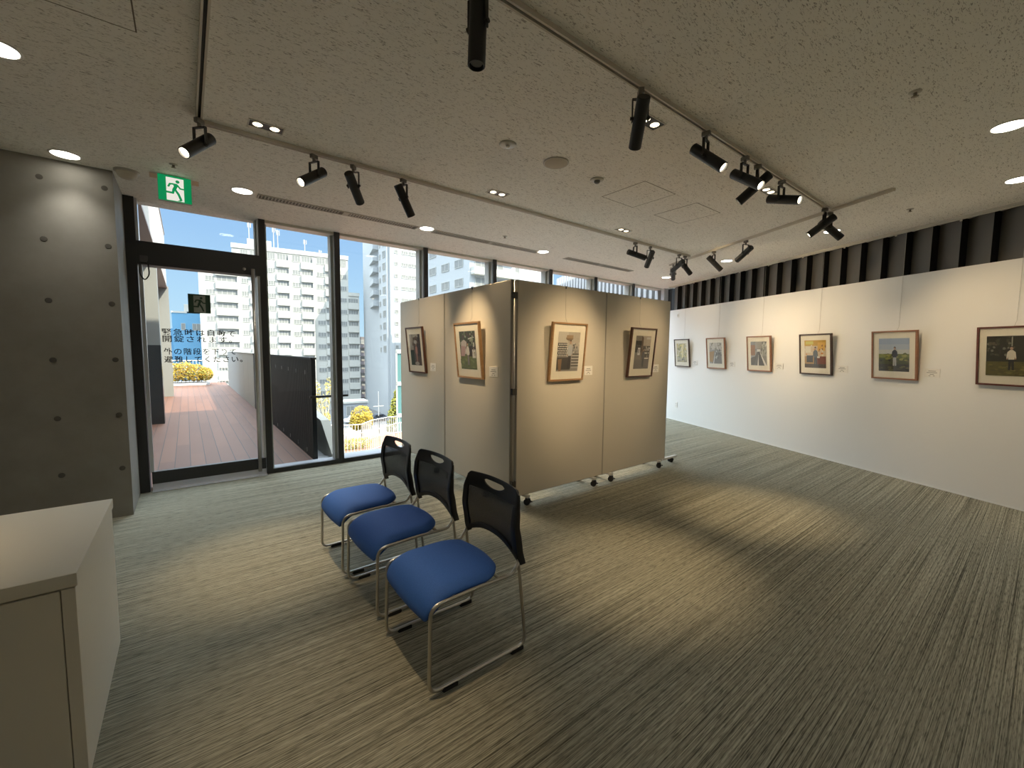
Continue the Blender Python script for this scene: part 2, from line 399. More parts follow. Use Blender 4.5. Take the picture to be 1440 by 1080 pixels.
for z in (0.12, 2.25): cyl(bm, (0.635, YW-0.055, z), (0.635, YW+0.03, z), 0.010, n=10)
obj('pull_handle', bm, M_steel, dr, True)
obj('transom_glass', B(-0.352, 0.71, YW+0.085, YW+0.097, 2.565, H), M_glass, dr)
bm = bmesh.new(); box(bm, 0.700, 0.712, YW+0.02, YW+0.10, 2.565, H); box(bm, -0.352, -0.33, YW+0.02, YW+0.15, 2.565, H)
obj('transom_frame', bm, M_plate, dr)
bm = B(-0.33, -0.27, YW-0.035, YW-0.014, 2.36, 2.42); obj('lock_box', bm, mat('grey lock box', (0.08, 0.08, 0.08), 0.5), dr)
bm = bmesh.new(); tube(bm, fillet([(-0.33, YW-0.03, 2.36), (-0.335, YW-0.03, 2.23), (-0.30, YW-0.04, 2.17), (-0.262, YW-0.03, 2.23), (-0.27, YW-0.03, 2.37)], 0.05), 0.006, 8); obj('cable_loop', bm, M_black, dr, True)
bm = bmesh.new(); cyl(bm, (0.555, YW-0.028, 2.395), (0.555, YW-0.014, 2.395), 0.016); obj('knob', bm, M_steel, dr, True)
# running-person pictogram, drawn in a unit square (x right, y up)
def stroke(bm, pts, wd, T, mi=0):
    for (x0, y0), (x1, y1) in zip(pts[:-1], pts[1:]):
        d = Vector((x1-x0, y1-y0)); d.normalize(); nn = Vector((-d.y, d.x))*wd/2
        e = d*wd*0.28
        q = [(x0-e.x+nn.x, y0-e.y+nn.y), (x0-e.x-nn.x, y0-e.y-nn.y), (x1+e.x-nn.x, y1+e.y-nn.y), (x1+e.x+nn.x, y1+e.y+nn.y)]
        poly(bm, [T(*p) for p in q], mi)
def disc(bm, cx, cy, r, T, n=20, mi=0):
    poly(bm, [T(cx+r*math.cos(2*PI*k/n), cy+r*math.sin(2*PI*k/n)) for k in range(n)], mi)
def runner(bm, T, mi):
    disc(bm, 0.585, 0.80, 0.062, T, mi=mi)
    poly(bm, [T(*p) for p in [(0.43, 0.71), (0.56, 0.72), (0.60, 0.65), (0.52, 0.44), (0.41, 0.46), (0.47, 0.60)]], mi)
    stroke(bm, [(0.45, 0.69), (0.355, 0.68), (0.305, 0.57)], 0.062, T, mi)
    stroke(bm, [(0.57, 0.67), (0.66, 0.545), (0.755, 0.54)], 0.058, T, mi)
    stroke(bm, [(0.46, 0.48), (0.435, 0.335), (0.22, 0.345)], 0.075, T, mi)
    stroke(bm, [(0.50, 0.48), (0.60, 0.31), (0.665, 0.12)], 0.078, T, mi)
# sticker on the glass
st = B(0.037, 0.233, YW+0.0275, YW+0.0298, 1.878, 2.08); sk = obj('exit_sticker', st, M_stg, dr); sk['label'] = 'dark green running figure sticker on the glass'
bm = bmesh.new(); poly(bm, [(0.037+0.196*a, YW+0.0270, 1.878+0.202*b) for a, b in ((0.24, 0.04), (0.77, 0.04), (0.77, 0.93), (0.24, 0.93))], 0)
runner(bm, lambda x, y: (0.037+0.196*x, YW+0.0265, 1.878+0.202*y), 1)
obj('sticker_figure', bm, [M_stw, M_stg], sk)
# lettering on the glass
def text_mesh(name, body, size, loc, m, parent, width=None, ext=0.0004, rot=(PI/2, 0, 0), bold=0.0):
    c = bpy.data.curves.new(name, 'FONT'); c.body = body; c.size = size; c.extrude = ext; c.offset = bold; c.space_character = 1.2
    o = bpy.data.objects.new(name, c); COL.objects.link(o); bpy.context.view_layer.update()
    dg = bpy.context.evaluated_depsgraph_get(); me = bpy.data.meshes.new_from_object(o.evaluated_get(dg))
    bpy.data.objects.remove(o); bpy.data.curves.remove(c)
    if width and len(me.vertices):
        xs_ = [v.co.x for v in me.vertices]; k = width/(max(xs_)-min(xs_)); x0 = min(xs_)
        for v in me.vertices: v.co.x = (v.co.x-x0)*k
    me.materials.clear(); me.materials.append(m); me.name = name
    n = bpy.data.objects.new(name, me); n.location = loc; n.rotation_euler = rot; link(n, parent); return n
for body, x0, x1, z0 in (('緊急時は自動で', -0.195, 0.452, 1.634), ('開錠されます。', -0.190, 0.416, 1.563), ('外の階段を下りて', -0.187, 0.449, 1.430), ('避難してください。', -0.185, 0.508, 1.346)):
    text_mesh('lettering', body, 0.075, (x0, YW+0.026, z0+0.004), M_letter, dr, x1-x0, bold=0.0008)

# ================================================================== EXIT SIGN
ex = thing('exit_sign', 'green and white running figure exit sign hanging under the ceiling', 'sign', (-0.02, 4.78, H), 0)
obj('housing', B(-0.115, 0.115, -0.012, 0.028, -0.222, -0.012), mat('sign housing', (0.5, 0.5, 0.48), 0.5), ex)
fb = bmesh.new(); box(fb, -0.113, 0.113, -0.016, -0.012, -0.220, -0.008); fp = obj('face_panel', fb, M_green, ex)
TX = lambda x, y: (-0.113+0.226*x, -0.0172, -0.220+0.212*y)
bm = bmesh.new(); poly(bm, [(p[0], -0.0166, p[2]) for p in (TX(0.24, 0.03), TX(0.77, 0.03), TX(0.77, 0.93), TX(0.24, 0.93))], 0)
runner(bm, TX, 1)
poly(bm, [(lambda q: (q[0], -0.0170, q[2]))(TX(*p)) for p in ((0.56, 0.04), (0.66, 0.04), (0.73, 0.10), (0.66, 0.11))], 1)
obj('running_figure', bm, [M_exw, M_green], fp)
bm = bmesh.new(); box(bm, -0.04, 0.04, -0.008, 0.024, -0.012, 0.0); obj('ceiling_mount', bm, M_beige, ex)
for x0, x1, n_ in ((-0.165, -0.113, 'tag'), (0.113, 0.168, 'tag')):
    obj(n_, B(x0, x1, -0.013, -0.010, -0.052, -0.012), M_pink, ex)

# ================================================================== CEILING FIXTURES
DL = [(-0.68, 4.80, 'round downlight above the concrete wall end at left'), (-0.69, 3.334, 'round downlight cut by the top left picture edge'), (0.48, 4.80, 'round downlight between the exit sign and the first air slot'),
      (2.385, 4.80, 'round downlight between the first and second air slot'), (4.27, 4.78, 'round downlight between the second and third air slot'), (7.56, 4.80, 'round downlight in the far corner by louvres and window'),
      (6.94, 3.334, 'round downlight behind the lone tilted spotlights of the slanting track'), (6.23, 1.748, 'round downlight behind the crossed pair of spotlights'), (4.27, 0.277, 'round downlight at the right picture edge, farther from the louvre band'), (5.61, 0.277, 'round downlight at the right picture edge, closer to the louvre band')]
dl0 = thing('downlight', DL[0][2], 'downlight', (0, 0, H), 0, 'round ceiling downlights')
obj('trim_ring', lathe([(0.080, 0.0), (0.094, -0.001), (0.094, -0.005), (0.086, -0.007), (0.080, -0.003)], 32), mat('white ring', (0.75, 0.73, 0.68), 0.4), dl0, True)
obj('diffuser', lathe([(0.0, -0.0045), (0.079, -0.0045), (0.080, -0.001), (0.0, -0.001)], 32), M_lamp, dl0)
spot_lamp('downlight_lamp', dl0, (0, 0, -0.012), (0, 0, -1), DOWN_W, NEUT, 96, 1.0, 0.06)
for i, (x, y, lb) in enumerate(DL):
    if i == 0: dl0.location = (x, y, H)
    else: dup(dl0, lb, (x, y, H))
TW = [(0.485, 3.34, 'square-ended twin downlight above the chairs, beside the lone left track'), (2.383, 3.32, 'twin downlight in the middle of the ceiling before the window track'), (4.276, 3.32, 'small twin downlight farthest along the window track'),
      (2.428, 1.70, 'twin downlight half hidden behind the steep black spotlight'), (4.266, 1.70, 'twin downlight seen between the crossed spotlights')]
tw0 = thing('twin_downlight', TW[0][2], 'downlight', (0, 0, H), 0, 'twin ceiling downlights')
bm = bmesh.new()
box(bm, -0.10, 0.10, -0.052, -0.046, -0.006, 0.0); box(bm, -0.10, 0.10, 0.046, 0.052, -0.006, 0.0); box(bm, -0.104, -0.098, -0.052, 0.052, -0.006, 0.0); box(bm, 0.098, 0.104, -0.052, 0.052, -0.006, 0.0)
obj('frame', bm, mat('pale frame', (0.6, 0.57, 0.5), 0.5), tw0)
obj('plate', B(-0.098, 0.098, -0.046, 0.046, -0.003, -0.0005), M_black, tw0)
for x in (-0.05, 0.05):
    l = obj('lamp_lens', lathe([(0.0, -0.008), (0.022, -0.0075), (0.029, -0.0035), (0.0, -0.0032)], 24), M_twin, tw0, True); l.location.x = x
spot_lamp('twin_lamp', tw0, (0, 0, -0.03), (0, 0, -1), TWIN_W, WARM, 36, 1.0, 0.05)
for i, (x, y, lb) in enumerate(TW):
    if i == 0: tw0.location = (x, y, H)
    else: dup(tw0, lb, (x, y, H))

def round_fixture(name, label, cat, x, y, parts):
    t = thing(name, label, cat, (x, y, H))
    for pn, prof, m in parts: obj(pn, lathe(prof, 28), m, t, True)
    return t
M_det = mat('grey white plastic', (0.50, 0.48, 0.42), 0.4)
round_fixture('sprinkler', 'round flush sprinkler plate with two bright dots, nearest the camera', 'sprinkler', 1.892, 2.513, [('plate', [(0.062, 0), (0.062, -0.004), (0.050, -0.010), (0.0, -0.010)], M_det), ('nozzle', [(0.016, -0.010), (0.014, -0.024), (0.0, -0.026)], M_steel)])
round_fixture('speaker', 'plain round beige ceiling speaker cover', 'speaker', 2.364, 2.508, [('cover', [(0.098, 0), (0.098, -0.004), (0.088, -0.008), (0.0, -0.009)], mat('speaker cover', (0.46, 0.41, 0.31), 0.7)), ('rim', [(0.100, 0), (0.102, -0.005), (0.096, -0.010), (0.090, -0.008)], M_det)])
round_fixture('smoke_detector', 'small round smoke detector beside the ceiling access hatches', 'detector', 2.864, 2.520, [('base', [(0.058, 0), (0.058, -0.006), (0.050, -0.012), (0.0, -0.012)], M_det), ('sensor', [(0.026, -0.012), (0.026, -0.024), (0.018, -0.032), (0.0, -0.032)], mat('sensor grey', (0.14, 0.13, 0.11), 0.5))])
round_fixture('dome_detector', 'beige dome fixture in the corner above the concrete wall', 'detector', -0.336, 4.905, [('base', [(0.085, 0), (0.085, -0.012), (0.07, -0.016)], M_det), ('dome', [(0.070, -0.014), (0.064, -0.040), (0.045, -0.060), (0.0, -0.068)], M_beige)])
for nm, lb, x, y in (('sprinkler', 'tiny sprinkler head alone in the upper right ceiling', 3.319, 0.582), ('sprinkler', 'tiny sprinkler head above the second air slot', 3.324, 4.464), ('sprinkler', 'tiny sprinkler head close to the louvre band', 5.899, 1.001), ('sprinkler', 'tiny sprinkler head above the exit sign', -0.02, 4.483)):
    round_fixture(nm, lb, 'sprinkler', x, y, [('rosette', [(0.030, 0), (0.028, -0.005), (0.012, -0.007), (0.0, -0.007)], M_det), ('nozzle', [(0.010, -0.006), (0.008, -0.022), (0.018, -0.026), (0.0, -0.028)], mat('dull brass', (0.30, 0.26, 0.20), 0.5, 0.3))])
def hatch(label, x0, x1, y0, y1):
    t = thing('access_hatch', label, 'hatch', ((x0+x1)/2, (y0+y1)/2, H), 0, 'ceiling access hatches')
    a, b = (x1-x0)/2, (y1-y0)/2; g = 0.006
    bm = bmesh.new(); box(bm, -a, a, -b, -b+g, -0.0012, 0); box(bm, -a, a, b-g, b, -0.0012, 0); box(bm, -a, -a+g, -b+g, b-g, -0.0012, 0); box(bm, a-g, a, -b+g, b-g, -0.0012, 0)
    obj('frame', bm, mat('hatch gap', (0.17, 0.15, 0.115), 0.8), t)
    obj('panel', B(-a+g, a-g, -b+g, b-g, -0.0010, 0), M_ceil, t)
hatch('square access hatch beside the smoke detector', 3.209, 3.69, 2.277, 2.76)
hatch('square access hatch nearer the slanting track', 4.06, 4.54, 2.270, 2.757)
hatch('access hatch cut by the top left picture edge', -0.60, -0.123, 2.28, 2.762)
def air_slot(label, x0, x1):
    t = thing('air_slot', label, 'vent', ((x0+x1)/2, 4.855, H), 0, 'ceiling air slots')
    a = (x1-x0)/2
    bm = bmesh.new(); box(bm, -a, a, -0.062, -0.048, -0.008, 0); box(bm, -a, a, 0.048, 0.062, -0.008, 0); box(bm, -a, -a+0.014, -0.048, 0.048, -0.008, 0); box(bm, a-0.014, a, -0.048, 0.048, -0.008, 0); box(bm, -0.03, 0.03, -0.048, 0.048, -0.007, 0)
    obj('frame', bm, mat('slot frame', (0.40, 0.375, 0.315), 0.5), t)
    obj('backing', B(-a+0.014, a-0.014, -0.048, 0.048, -0.0015, 0), M_slot, t)
    for h0, h1 in ((-a+0.02, -0.035), (0.035, a-0.02)):
        bm = bmesh.new(); n = int((h1-h0)/0.03)
        for k in range(n): x = h0+0.015+k*0.03; box(bm, x-0.006, x+0.006, -0.046, 0.046, -0.006, -0.0035)
        box(bm, h0, h1, -0.003, 0.003, -0.0045, -0.003)
        obj('grille', bm, mat('slot slats', (0.34, 0.32, 0.27), 0.5), t)
air_slot('long ceiling air slot nearest the exit door', 0.61, 2.28)
air_slot('long ceiling air slot above the standing panels corner', 2.505, 4.235)
air_slot('long ceiling air slot farthest from the door', 4.82, 6.50)

# ------------------------------------------------------------------ tracks
ZT = 2.960
def track(label, p0, p1):
    p0, p1 = Vector((*p0, 0)), Vector((*p1, 0)); d = p1-p0; L = d.length; a = math.atan2(d.y, d.x)
    t = thing('lighting_track', label, 'track', (p0.x, p0.y, H), a, 'ceiling lighting tracks')
    bm = bmesh.new(); box(bm, 0, L, -0.018, -0.0075, -0.025, 0); box(bm, 0, L, 0.0075, 0.018, -0.025, 0); box(bm, 0, L, -0.0075, 0.0075, -0.010, 0)
    obj('rail', bm, M_track, t); obj('slot', B(0.002, L-0.002, -0.0073, 0.0073, -0.012, -0.0102), M_slot, t)
    bm = bmesh.new(); box(bm, -0.012, 0.0, -0.018, 0.018, -0.026, 0); obj('end_cap', bm, M_track, t); obj('end_cap', B(L, L+0.012, -0.018, 0.018, -0.026, 0), M_track, t)
track('ceiling lighting track parallel to the window wall, nearer the window', (0.16, 3.52), (6.13, 3.52))
track('ceiling lighting track running from the top centre of the view', (0.16, 1.51), (5.235, 1.51))
track('slanting ceiling lighting track parallel to the white wall', (5.05, 0.985), (6.50, 4.06))
track('short ceiling lighting track at the left end', (0.125, 1.49), (0.125, 3.46))

# ------------------------------------------------------------------ spotlights
SL, SA, SD, SR = 0.27, 0.16, 0.155, 0.036
def body_bm():
    bm = lathe([(0.0, -(SL-SA)), (SR-0.004, -(SL-SA)), (SR, -(SL-SA)+0.004), (SR, SA-0.003), (SR-0.003, SA), (SR-0.006, SA-0.001), (SR-0.007, SA-0.016), (0.0, SA-0.016)], 24)
    bmesh.ops.rotate(bm, verts=bm.verts[:], cent=(0, 0, 0), matrix=Matrix.Rotation(PI/2, 3, 'Y')); return bm   # +X is the lens end
def lens_bm():
    bm = lathe([(SR-0.008, SA-0.015), (SR-0.012, SA-0.011), (0.0, SA-0.009), ], 24)
    bmesh.ops.rotate(bm, verts=bm.verts[:], cent=(0, 0, 0), matrix=Matrix.Rotation(PI/2, 3, 'Y')); return bm
def make_mesh(bm, name, m, smooth=True):
    me = bpy.data.meshes.new(name); bm.normal_update(); bm.to_mesh(me); bm.free(); me.materials.append(m)
    if smooth:
        for p in me.polygons: p.use_smooth = True
        try: me.set_sharp_from_angle(angle=0.7)
        except Exception: pass
    return me
BODY = make_mesh(body_bm(), 'body', M_black); LENS_ON = make_mesh(lens_bm(), 'lens', M_lens); LENS_OFF = make_mesh(lens_bm(), 'lens_off', M_off)
bm = bmesh.new(); box(bm, -0.026, 0.026, -0.014, 0.014, -0.028, -0.0005); cyl(bm, (0, 0, -0.05), (0, 0, -0.026), 0.011)
ADAPT = make_mesh(bm, 'adapter', mat('grey adapter', (0.20, 0.19, 0.17), 0.5), False)
bm = bmesh.new(); box(bm, -0.009, 0.009, -0.046, 0.046, -0.056, -0.050)
for y in (-1, 1):
    box(bm, -0.009, 0.009, y*0.043-0.003, y*0.043+0.003, -SD-0.02, -0.050); cyl(bm, (0, y*0.036, -SD), (0, y*0.054, -SD), 0.009, n=12)
YOKE = make_mesh(bm, 'yoke', M_black, False)
def spotlight(label, x, y, az, tilt, lit=True, watts=SPOT_W, angle=46):
    t = thing('track_spotlight', label, 'spotlight', (x, y, ZT), math.radians(az), 'black spotlights on the tracks')
    def ch(me, nm, par): o = bpy.data.objects.new(nm, me); return link(o, par)
    ch(ADAPT, 'adapter', t); ch(YOKE, 'yoke', t)
    b = ch(BODY, 'body', t); b.location = (0, 0, -SD); b.rotation_euler = (0, math.radians(tilt), 0)
    l = ch(LENS_ON if lit else LENS_OFF, 'lens', b)
    if lit: l['label'] = 'glowing warm white lens'
    if lit: spot_lamp('spot_lamp', b, (SA+0.004, 0, 0), (1, 0, 0), watts, WARM, angle, 0.95, 0.03)
    return t
def aim(x, y, tx, ty, tz):
    az = math.degrees(math.atan2(ty-y, tx-x)); tl = math.degrees(math.atan2(ZT-SD-tz, math.hypot(tx-x, ty-y))); return az, tl
spotlight('lit black spotlight at the end of the short left track', 0.125, 3.45, 222, 42, True, 40)
spotlight('lit black spotlight on the window track, nearest the exit door', 0.82, 3.52, 210, 36, True, 24)
spotlight('black spotlight second along the window track, seen from behind', 1.11, 3.52, *aim(1.11, 3.52, 2.38, 5.06, 1.5))
spotlight('black spotlight third along the window track, seen from behind', 1.53, 3.52, *aim(1.53, 3.52, 2.38, 3.80, 1.5))
spotlight('unlit black spotlight hanging straight down at the top picture edge', 0.98, 1.51, 200, 87, False)
spotlight('black spotlight pointing down and away in front of a twin downlight', 2.06, 1.51, 48, 40, True)
spotlight('lit black spotlight on the centre track facing the viewer, left of the crossed pair', 2.78, 1.51, 280, 42)
spotlight('lit black spotlight of the crossed pair, glowing toward the viewer', 3.35, 1.51, 264, 36)
spotlight('black spotlight of the crossed pair, pointing down left', 3.57, 1.51, *aim(3.57, 1.51, 3.06, 3.07, 1.45), True, 42)
spotlight('almost level black spotlight right of the crossed pair', 4.04, 1.51, 264, 18, True)
spotlight('black spotlight pointing down left where two tracks meet', 5.13, 1.51, *aim(5.13, 1.51, 4.34, 3.07, 1.45), True, 36)
spotlight('black spotlight pointing down right where two tracks meet', 5.32, 1.52, *aim(5.32, 1.52, *rw(-2.85, 0, 1.3)[:]), True, SPOT_W*0.5, 84)
spotlight('lone black spotlight midway along the slanting track, pointing down left', 5.80, 2.55, 66, 26, True, 9)
spotlight('lone black spotlight of the slanting track, pointing down right', 6.06, 3.10, *aim(6.06, 3.10, *rw(-4.85, 0, 1.3)[:]), True, SPOT_W*0.30, 84)
spotlight('black spotlight pointing down right at the far track corner', 6.02, 3.52, *aim(6.02, 3.52, *rw(-5.87, 0, 1.3)[:]), True, SPOT_W*0.5, 84)
spotlight('black spotlight pointing down left at the far track corner', 5.86, 3.52, 66, 20, True, 9)
spotlight('small black spotlight at the far end of the slanting track', 6.46, 3.98, 30, 20, True, 16, 80)
spotlight('almost level black spotlight on the far window track, pointing right', 4.79, 3.52, 336, 14, True, SPOT_W*0.8, 60)
spotlight('black spotlight beside the almost level one on the far window track', 5.13, 3.52, 54, 36, True, 24)

# ================================================================== STANDING DISPLAY PANELS
def caster(parent, x, y, turn=0.0):
    bm = bmesh.new()
    for dx in (-0.013, 0.013): cyl(bm, (dx-0.010, 0, 0.031), (dx+0.010, 0, 0.031), 0.031, n=18)
    box(bm, -0.014, 0.014, -0.026, 0.018, 0.03, 0.066); box(bm, -0.010, 0.010, -0.050, -0.018, 0.034, 0.042)
    bmesh.ops.rotate(bm, verts=bm.verts[:], cent=(0, 0, 0), matrix=Matrix.Rotation(turn, 3, 'Z'))
    c = obj('caster', bm, M_rub, parent); c.location = (x, y, 0)
    bm = bmesh.new(); cyl(bm, (0, 0, 0.05), (0, 0, 0.078), 0.006, n=10); obj('caster_stem', bm, M_steel, c)
def display_panel(label, x, y, rz, wd=1.262, th=0.034, feet=(0.13, 1.10)):
    # local: x along the panel, front face at y = 0 facing -y
    t = thing('display_panel', label, 'panel', (x, y, 0), rz, 'white standing display panels')
    obj('board', bevbox(0.006, wd-0.006, 0, th, 0.100, 2.158, 0.002, 1), M_panel, t)
    bm = bmesh.new(); box(bm, 0, 0.008, -0.001, th+0.001, 0.098, 2.16); box(bm, wd-0.008, wd, -0.001, th+0.001, 0.098, 2.16); box(bm, 0, wd, 0.002, th-0.002, 2.154, 2.162); box(bm, 0, wd, 0.002, th-0.002, 0.096, 0.102)
    obj('edge_frame', bm, mat('panel edge', (0.42, 0.39, 0.33), 0.5), t)
    for fx in feet:
        bm = B(fx-0.02, fx+0.02, -0.04, 0.24, 0.074, 0.096); obj('foot_bar', bm, mat('pale foot', (0.62, 0.60, 0.56), 0.4), t)
        caster(t, fx, -0.022, 0.5); caster(t, fx, 0.21, 0.2)
    return t
pr = display_panel('beige display panel at the corner with the checked-fabric photo', 2.455, 3.09, 0)
p2 = display_panel('beige display panel at the free right end of the stand', 3.722, 3.09, 0)
bm = B(1.20, 1.56, -0.005, 0.035, 0.074, 0.096); bm2 = obj('outrigger', bm, mat('pale foot', (0.62, 0.60, 0.56), 0.4), p2); caster(p2, 1.49, 0.05, 1.2)
bm = bmesh.new()
for z in (2.042, 1.126, 0.241): cyl(bm, (1.255, 0.017, z), (1.272, 0.017, z), 0.012, n=12)
obj('end_bolt', bm, M_black, p2)
pl = display_panel('beige display panel at the stand corner facing the exit door', 2.40, 4.382, -PI/2, feet=(0.13, 0.90))
pl2 = display_panel('beige display panel touching the window, facing the exit door', 2.40, 5.66, -PI/2)
bm = bmesh.new(); cyl(bm, (-0.030, 0.008, 0.06), (-0.030, 0.008, 2.15), 0.009, n=12); hp = obj('hinge_pole', bm, M_steel, pr, True)
for z in (2.016, 1.117, 0.224): obj('clamp', bevbox(-0.052, -0.001, -0.006, 0.028, z-0.03, z+0.03, 0.003), mat('dark clamp', (0.05, 0.045, 0.04), 0.5), hp)

# ================================================================== PICTURES
def pm(c): return mat('print %0.2f %0.2f %0.2f' % c, c, 0.6)
def print_bm(W, Hh, bgc, shapes, z_step=0.0004):
    """shapes: (colour, [(u, v)...]) painted on a W x Hh sheet, v up, sheet centred at the origin, facing -y"""
    bm = bmesh.new(); mats = [bgc]
    box(bm, -W/2, W/2, 0, 0.0006, -Hh/2, Hh/2, 0)
    y = 0
    for c, pts in shapes:
        if c not in mats: mats.append(c)
        y -= z_step/8
        poly(bm, [((min(max(u, 0), 1)-0.5)*W, y, (min(max(v, 0), 1)-0.5)*Hh) for u, v in pts], mats.index(c))
    return bm, [pm(c) for c in mats]
def rect(u0, u1, v0, v1): return [(u0, v0), (u1, v0), (u1, v1), (u0, v1)]
def ell(cx, cy, a, b, n=14): return [(cx+a*math.cos(2*PI*k/n), cy+b*math.sin(2*PI*k/n)) for k in range(n)]
def blobs(rng, n, u0, u1, v0, v1, a0, a1, cols, asp=1.0):
    o = []
    for k in range(n):
        a = rng.uniform(a0, a1); cx, cy = rng.uniform(u0, u1), rng.uniform(v0, v1); m = rng.randint(5, 8); ph = rng.random()*6
        o.append((rng.choice(cols), [(cx+a*rng.uniform(.6, 1.2)*math.cos(ph+2*PI*i/m), cy+asp*a*rng.uniform(.6, 1.2)*math.sin(ph+2*PI*i/m)) for i in range(m)]))
    return o
def figure(cx, foot, h, shirt, trousers, skin=(0.42, 0.27, 0.19), hair=(0.03, 0.025, 0.02), legs_apart=0.03, hat=None):
    s = []
    hd = h*0.075
    s.append((trousers, [(cx-h*.085, foot+h*.48), (cx+h*.085, foot+h*.48), (cx+h*.08+legs_apart*.3, foot+.01), (cx+h*.02, foot+.01), (cx, foot+h*.36), (cx-h*.02, foot+.01), (cx-h*.08-legs_apart*.3, foot+.01)]))
    s.append((shirt, [(cx-h*.10, foot+h*.44), (cx+h*.10, foot+h*.44), (cx+h*.125, foot+h*.74), (cx+h*.05, foot+h*.82), (cx-h*.05, foot+h*.82), (cx-h*.125, foot+h*.74)]))
    for sg in (-1, 1):
        s.append((shirt, [(cx+sg*h*.09, foot+h*.78), (cx+sg*h*.135, foot+h*.74), (cx+sg*h*.165, foot+h*.50), (cx+sg*h*.12, foot+h*.49)]))
        s.append((skin, ell(cx+sg*h*.142, foot+h*.47, h*.022, h*.03, 8)))
    s.append((skin, ell(cx, foot+h*.90, hd*.72, hd)))
    s.append((hair, [(cx-hd*.8, foot+h*.91), (cx-hd*.7, foot+h*.96), (cx, foot+h*.99), (cx+hd*.7, foot+h*.96), (cx+hd*.8, foot+h*.91), (cx+hd*.3, foot+h*.94), (cx-hd*.4, foot+h*.94)]))
    if hat: s.append((hat, [(cx-hd*1.5, foot+h*.945), (cx+hd*1.5, foot+h*.945), (cx+hd*.8, foot+h*1.0), (cx-hd*.8, foot+h*1.0)]))
    return s
R = random.Random(3)
def art_foliage():
    s = blobs(R, 60, 0, 1, .25, 1, .04, .10, [(0.62, 0.52, 0.16), (0.72, 0.62, 0.24), (0.45, 0.42, 0.20), (0.75, 0.70, 0.50), (0.30, 0.30, 0.16)])
    s += [((0.74, 0.66, 0.35), [(.48, .05), (.62, .05), (.72, .95), (.55, .95)])]
    s += blobs(R, 25, 0, 1, 0, .3, .03, .08, [(0.30, 0.28, 0.2), (0.45, 0.42, 0.33), (0.22, 0.21, 0.16)]); return (0.50, 0.46, 0.28), s
def art_street():
    s = [((0.55, 0.52, 0.46), rect(0, 1, .65, 1))]
    s += blobs(R, 40, 0, 1, .62, 1, .03, .08, [(0.40, 0.37, 0.3), (0.62, 0.58, 0.5), (0.30, 0.28, 0.22)])
    s += [((0.24, 0.23, 0.21), [(.2, 0), (1, 0), (.9, .5), (.45, .62)]), ((0.40, 0.26, 0.12), [(0, .1), (.25, .05), (.42, .6), (0, .55)])]
    s += blobs(R, 30, .4, 1, .25, .65, .03, .07, [(0.30, 0.30, 0.26), (0.5, 0.5, 0.45), (0.18, 0.18, 0.16)])
    s += [((0.70, 0.68, 0.62), [(.30, 0), (.36, 0), (.52, .6), (.50, .6)])]; return (0.34, 0.33, 0.28), s
def art_road():
    s = [((0.22, 0.23, 0.22), rect(0, 1, .62, 1)), ((0.34, 0.33, 0.30), rect(.3, .72, .70, 1)), ((0.28, 0.15, 0.08), rect(0, .28, .42, .86)), ((0.62, 0.64, 0.62), rect(.4, .62, .5, .68))]
    s += blobs(R, 24, .65, 1, .45, 1, .03, .07, [(0.40, 0.42, 0.38), (0.55, 0.56, 0.52), (0.16, 0.18, 0.15)])
    s += [((0.13, 0.13, 0.13), [(0, 0), (1, 0), (.60, .58), (.42, .58)]), ((0.75, 0.74, 0.70), [(.86, 0), (1, 0), (.60, .56), (.58, .56)]), ((0.72, 0.70, 0.65), [(.42, 0), (.50, 0), (.50, .45), (.49, .45)]), ((0.10, 0.10, 0.09), [(0, 0), (.2, 0), (.38, .40), (.1, .34), (0, .3)])]
    s += [((0.60, 0.61, 0.58), rect(x, x+.02, .40, .8)) for x in (.76, .85, .94)]; return (0.30, 0.30, 0.28), s
def art_shop():
    s = [((0.55, 0.34, 0.06), rect(0, 1, .80, 1)), ((0.62, 0.50, 0.34), rect(0, 1, .42, .80)), ((0.72, 0.66, 0.52), rect(.05, .30, .55, .78)), ((0.70, 0.42, 0.10), rect(.62, .95, .62, .92)), ((0.60, 0.56, 0.14), rect(.05, .42, .85, .97)), ((0.20, 0.07, 0.045), rect(.55, 1, .08, .42)), ((0.09, 0.075, 0.06), rect(0, 1, 0, .14)), ((0.06, 0.06, 0.06), rect(.1, .40, .2, .45))]
    s += blobs(R, 18, 0, 1, .45, .8, .02, .06, [(0.7, 0.66, 0.5), (0.3, 0.14, 0.05), (0.6, 0.25, 0.06)])
    s += figure(.52, .06, .72, (0.10, 0.12, 0.13), (0.05, 0.06, 0.065)) + [((0.7, 0.7, 0.66), rect(.60, .72, .36, .42))]; return (0.40, 0.25, 0.10), s
def art_field():
    s = [((0.34, 0.42, 0.56), rect(0, 1, .82, 1)), ((0.42, 0.49, 0.58), rect(0, 1, .66, .82)), ((0.54, 0.56, 0.54), rect(0, 1, .50, .66)), ((0.18, 0.20, 0.045), rect(0, 1, .38, .53)), ((0.075, 0.085, 0.030), rect(0, 1, .20, .40)), ((0.055, 0.050, 0.035), rect(0, 1, 0, .22))]
    s += blobs(R, 30, 0, 1, .34, .52, .04, .09, [(0.24, 0.25, 0.05), (0.12, 0.14, 0.035), (0.30, 0.30, 0.08)], .5)
    s += blobs(R, 22, 0, 1, .04, .34, .04, .10, [(0.08, 0.075, 0.04), (0.13, 0.12, 0.05), (0.03, 0.03, 0.02)], .4)
    s += figure(.54, .16, .60, (0.018, 0.016, 0.018), (0.42, 0.42, 0.40)); return (0.3, 0.33, 0.33), s
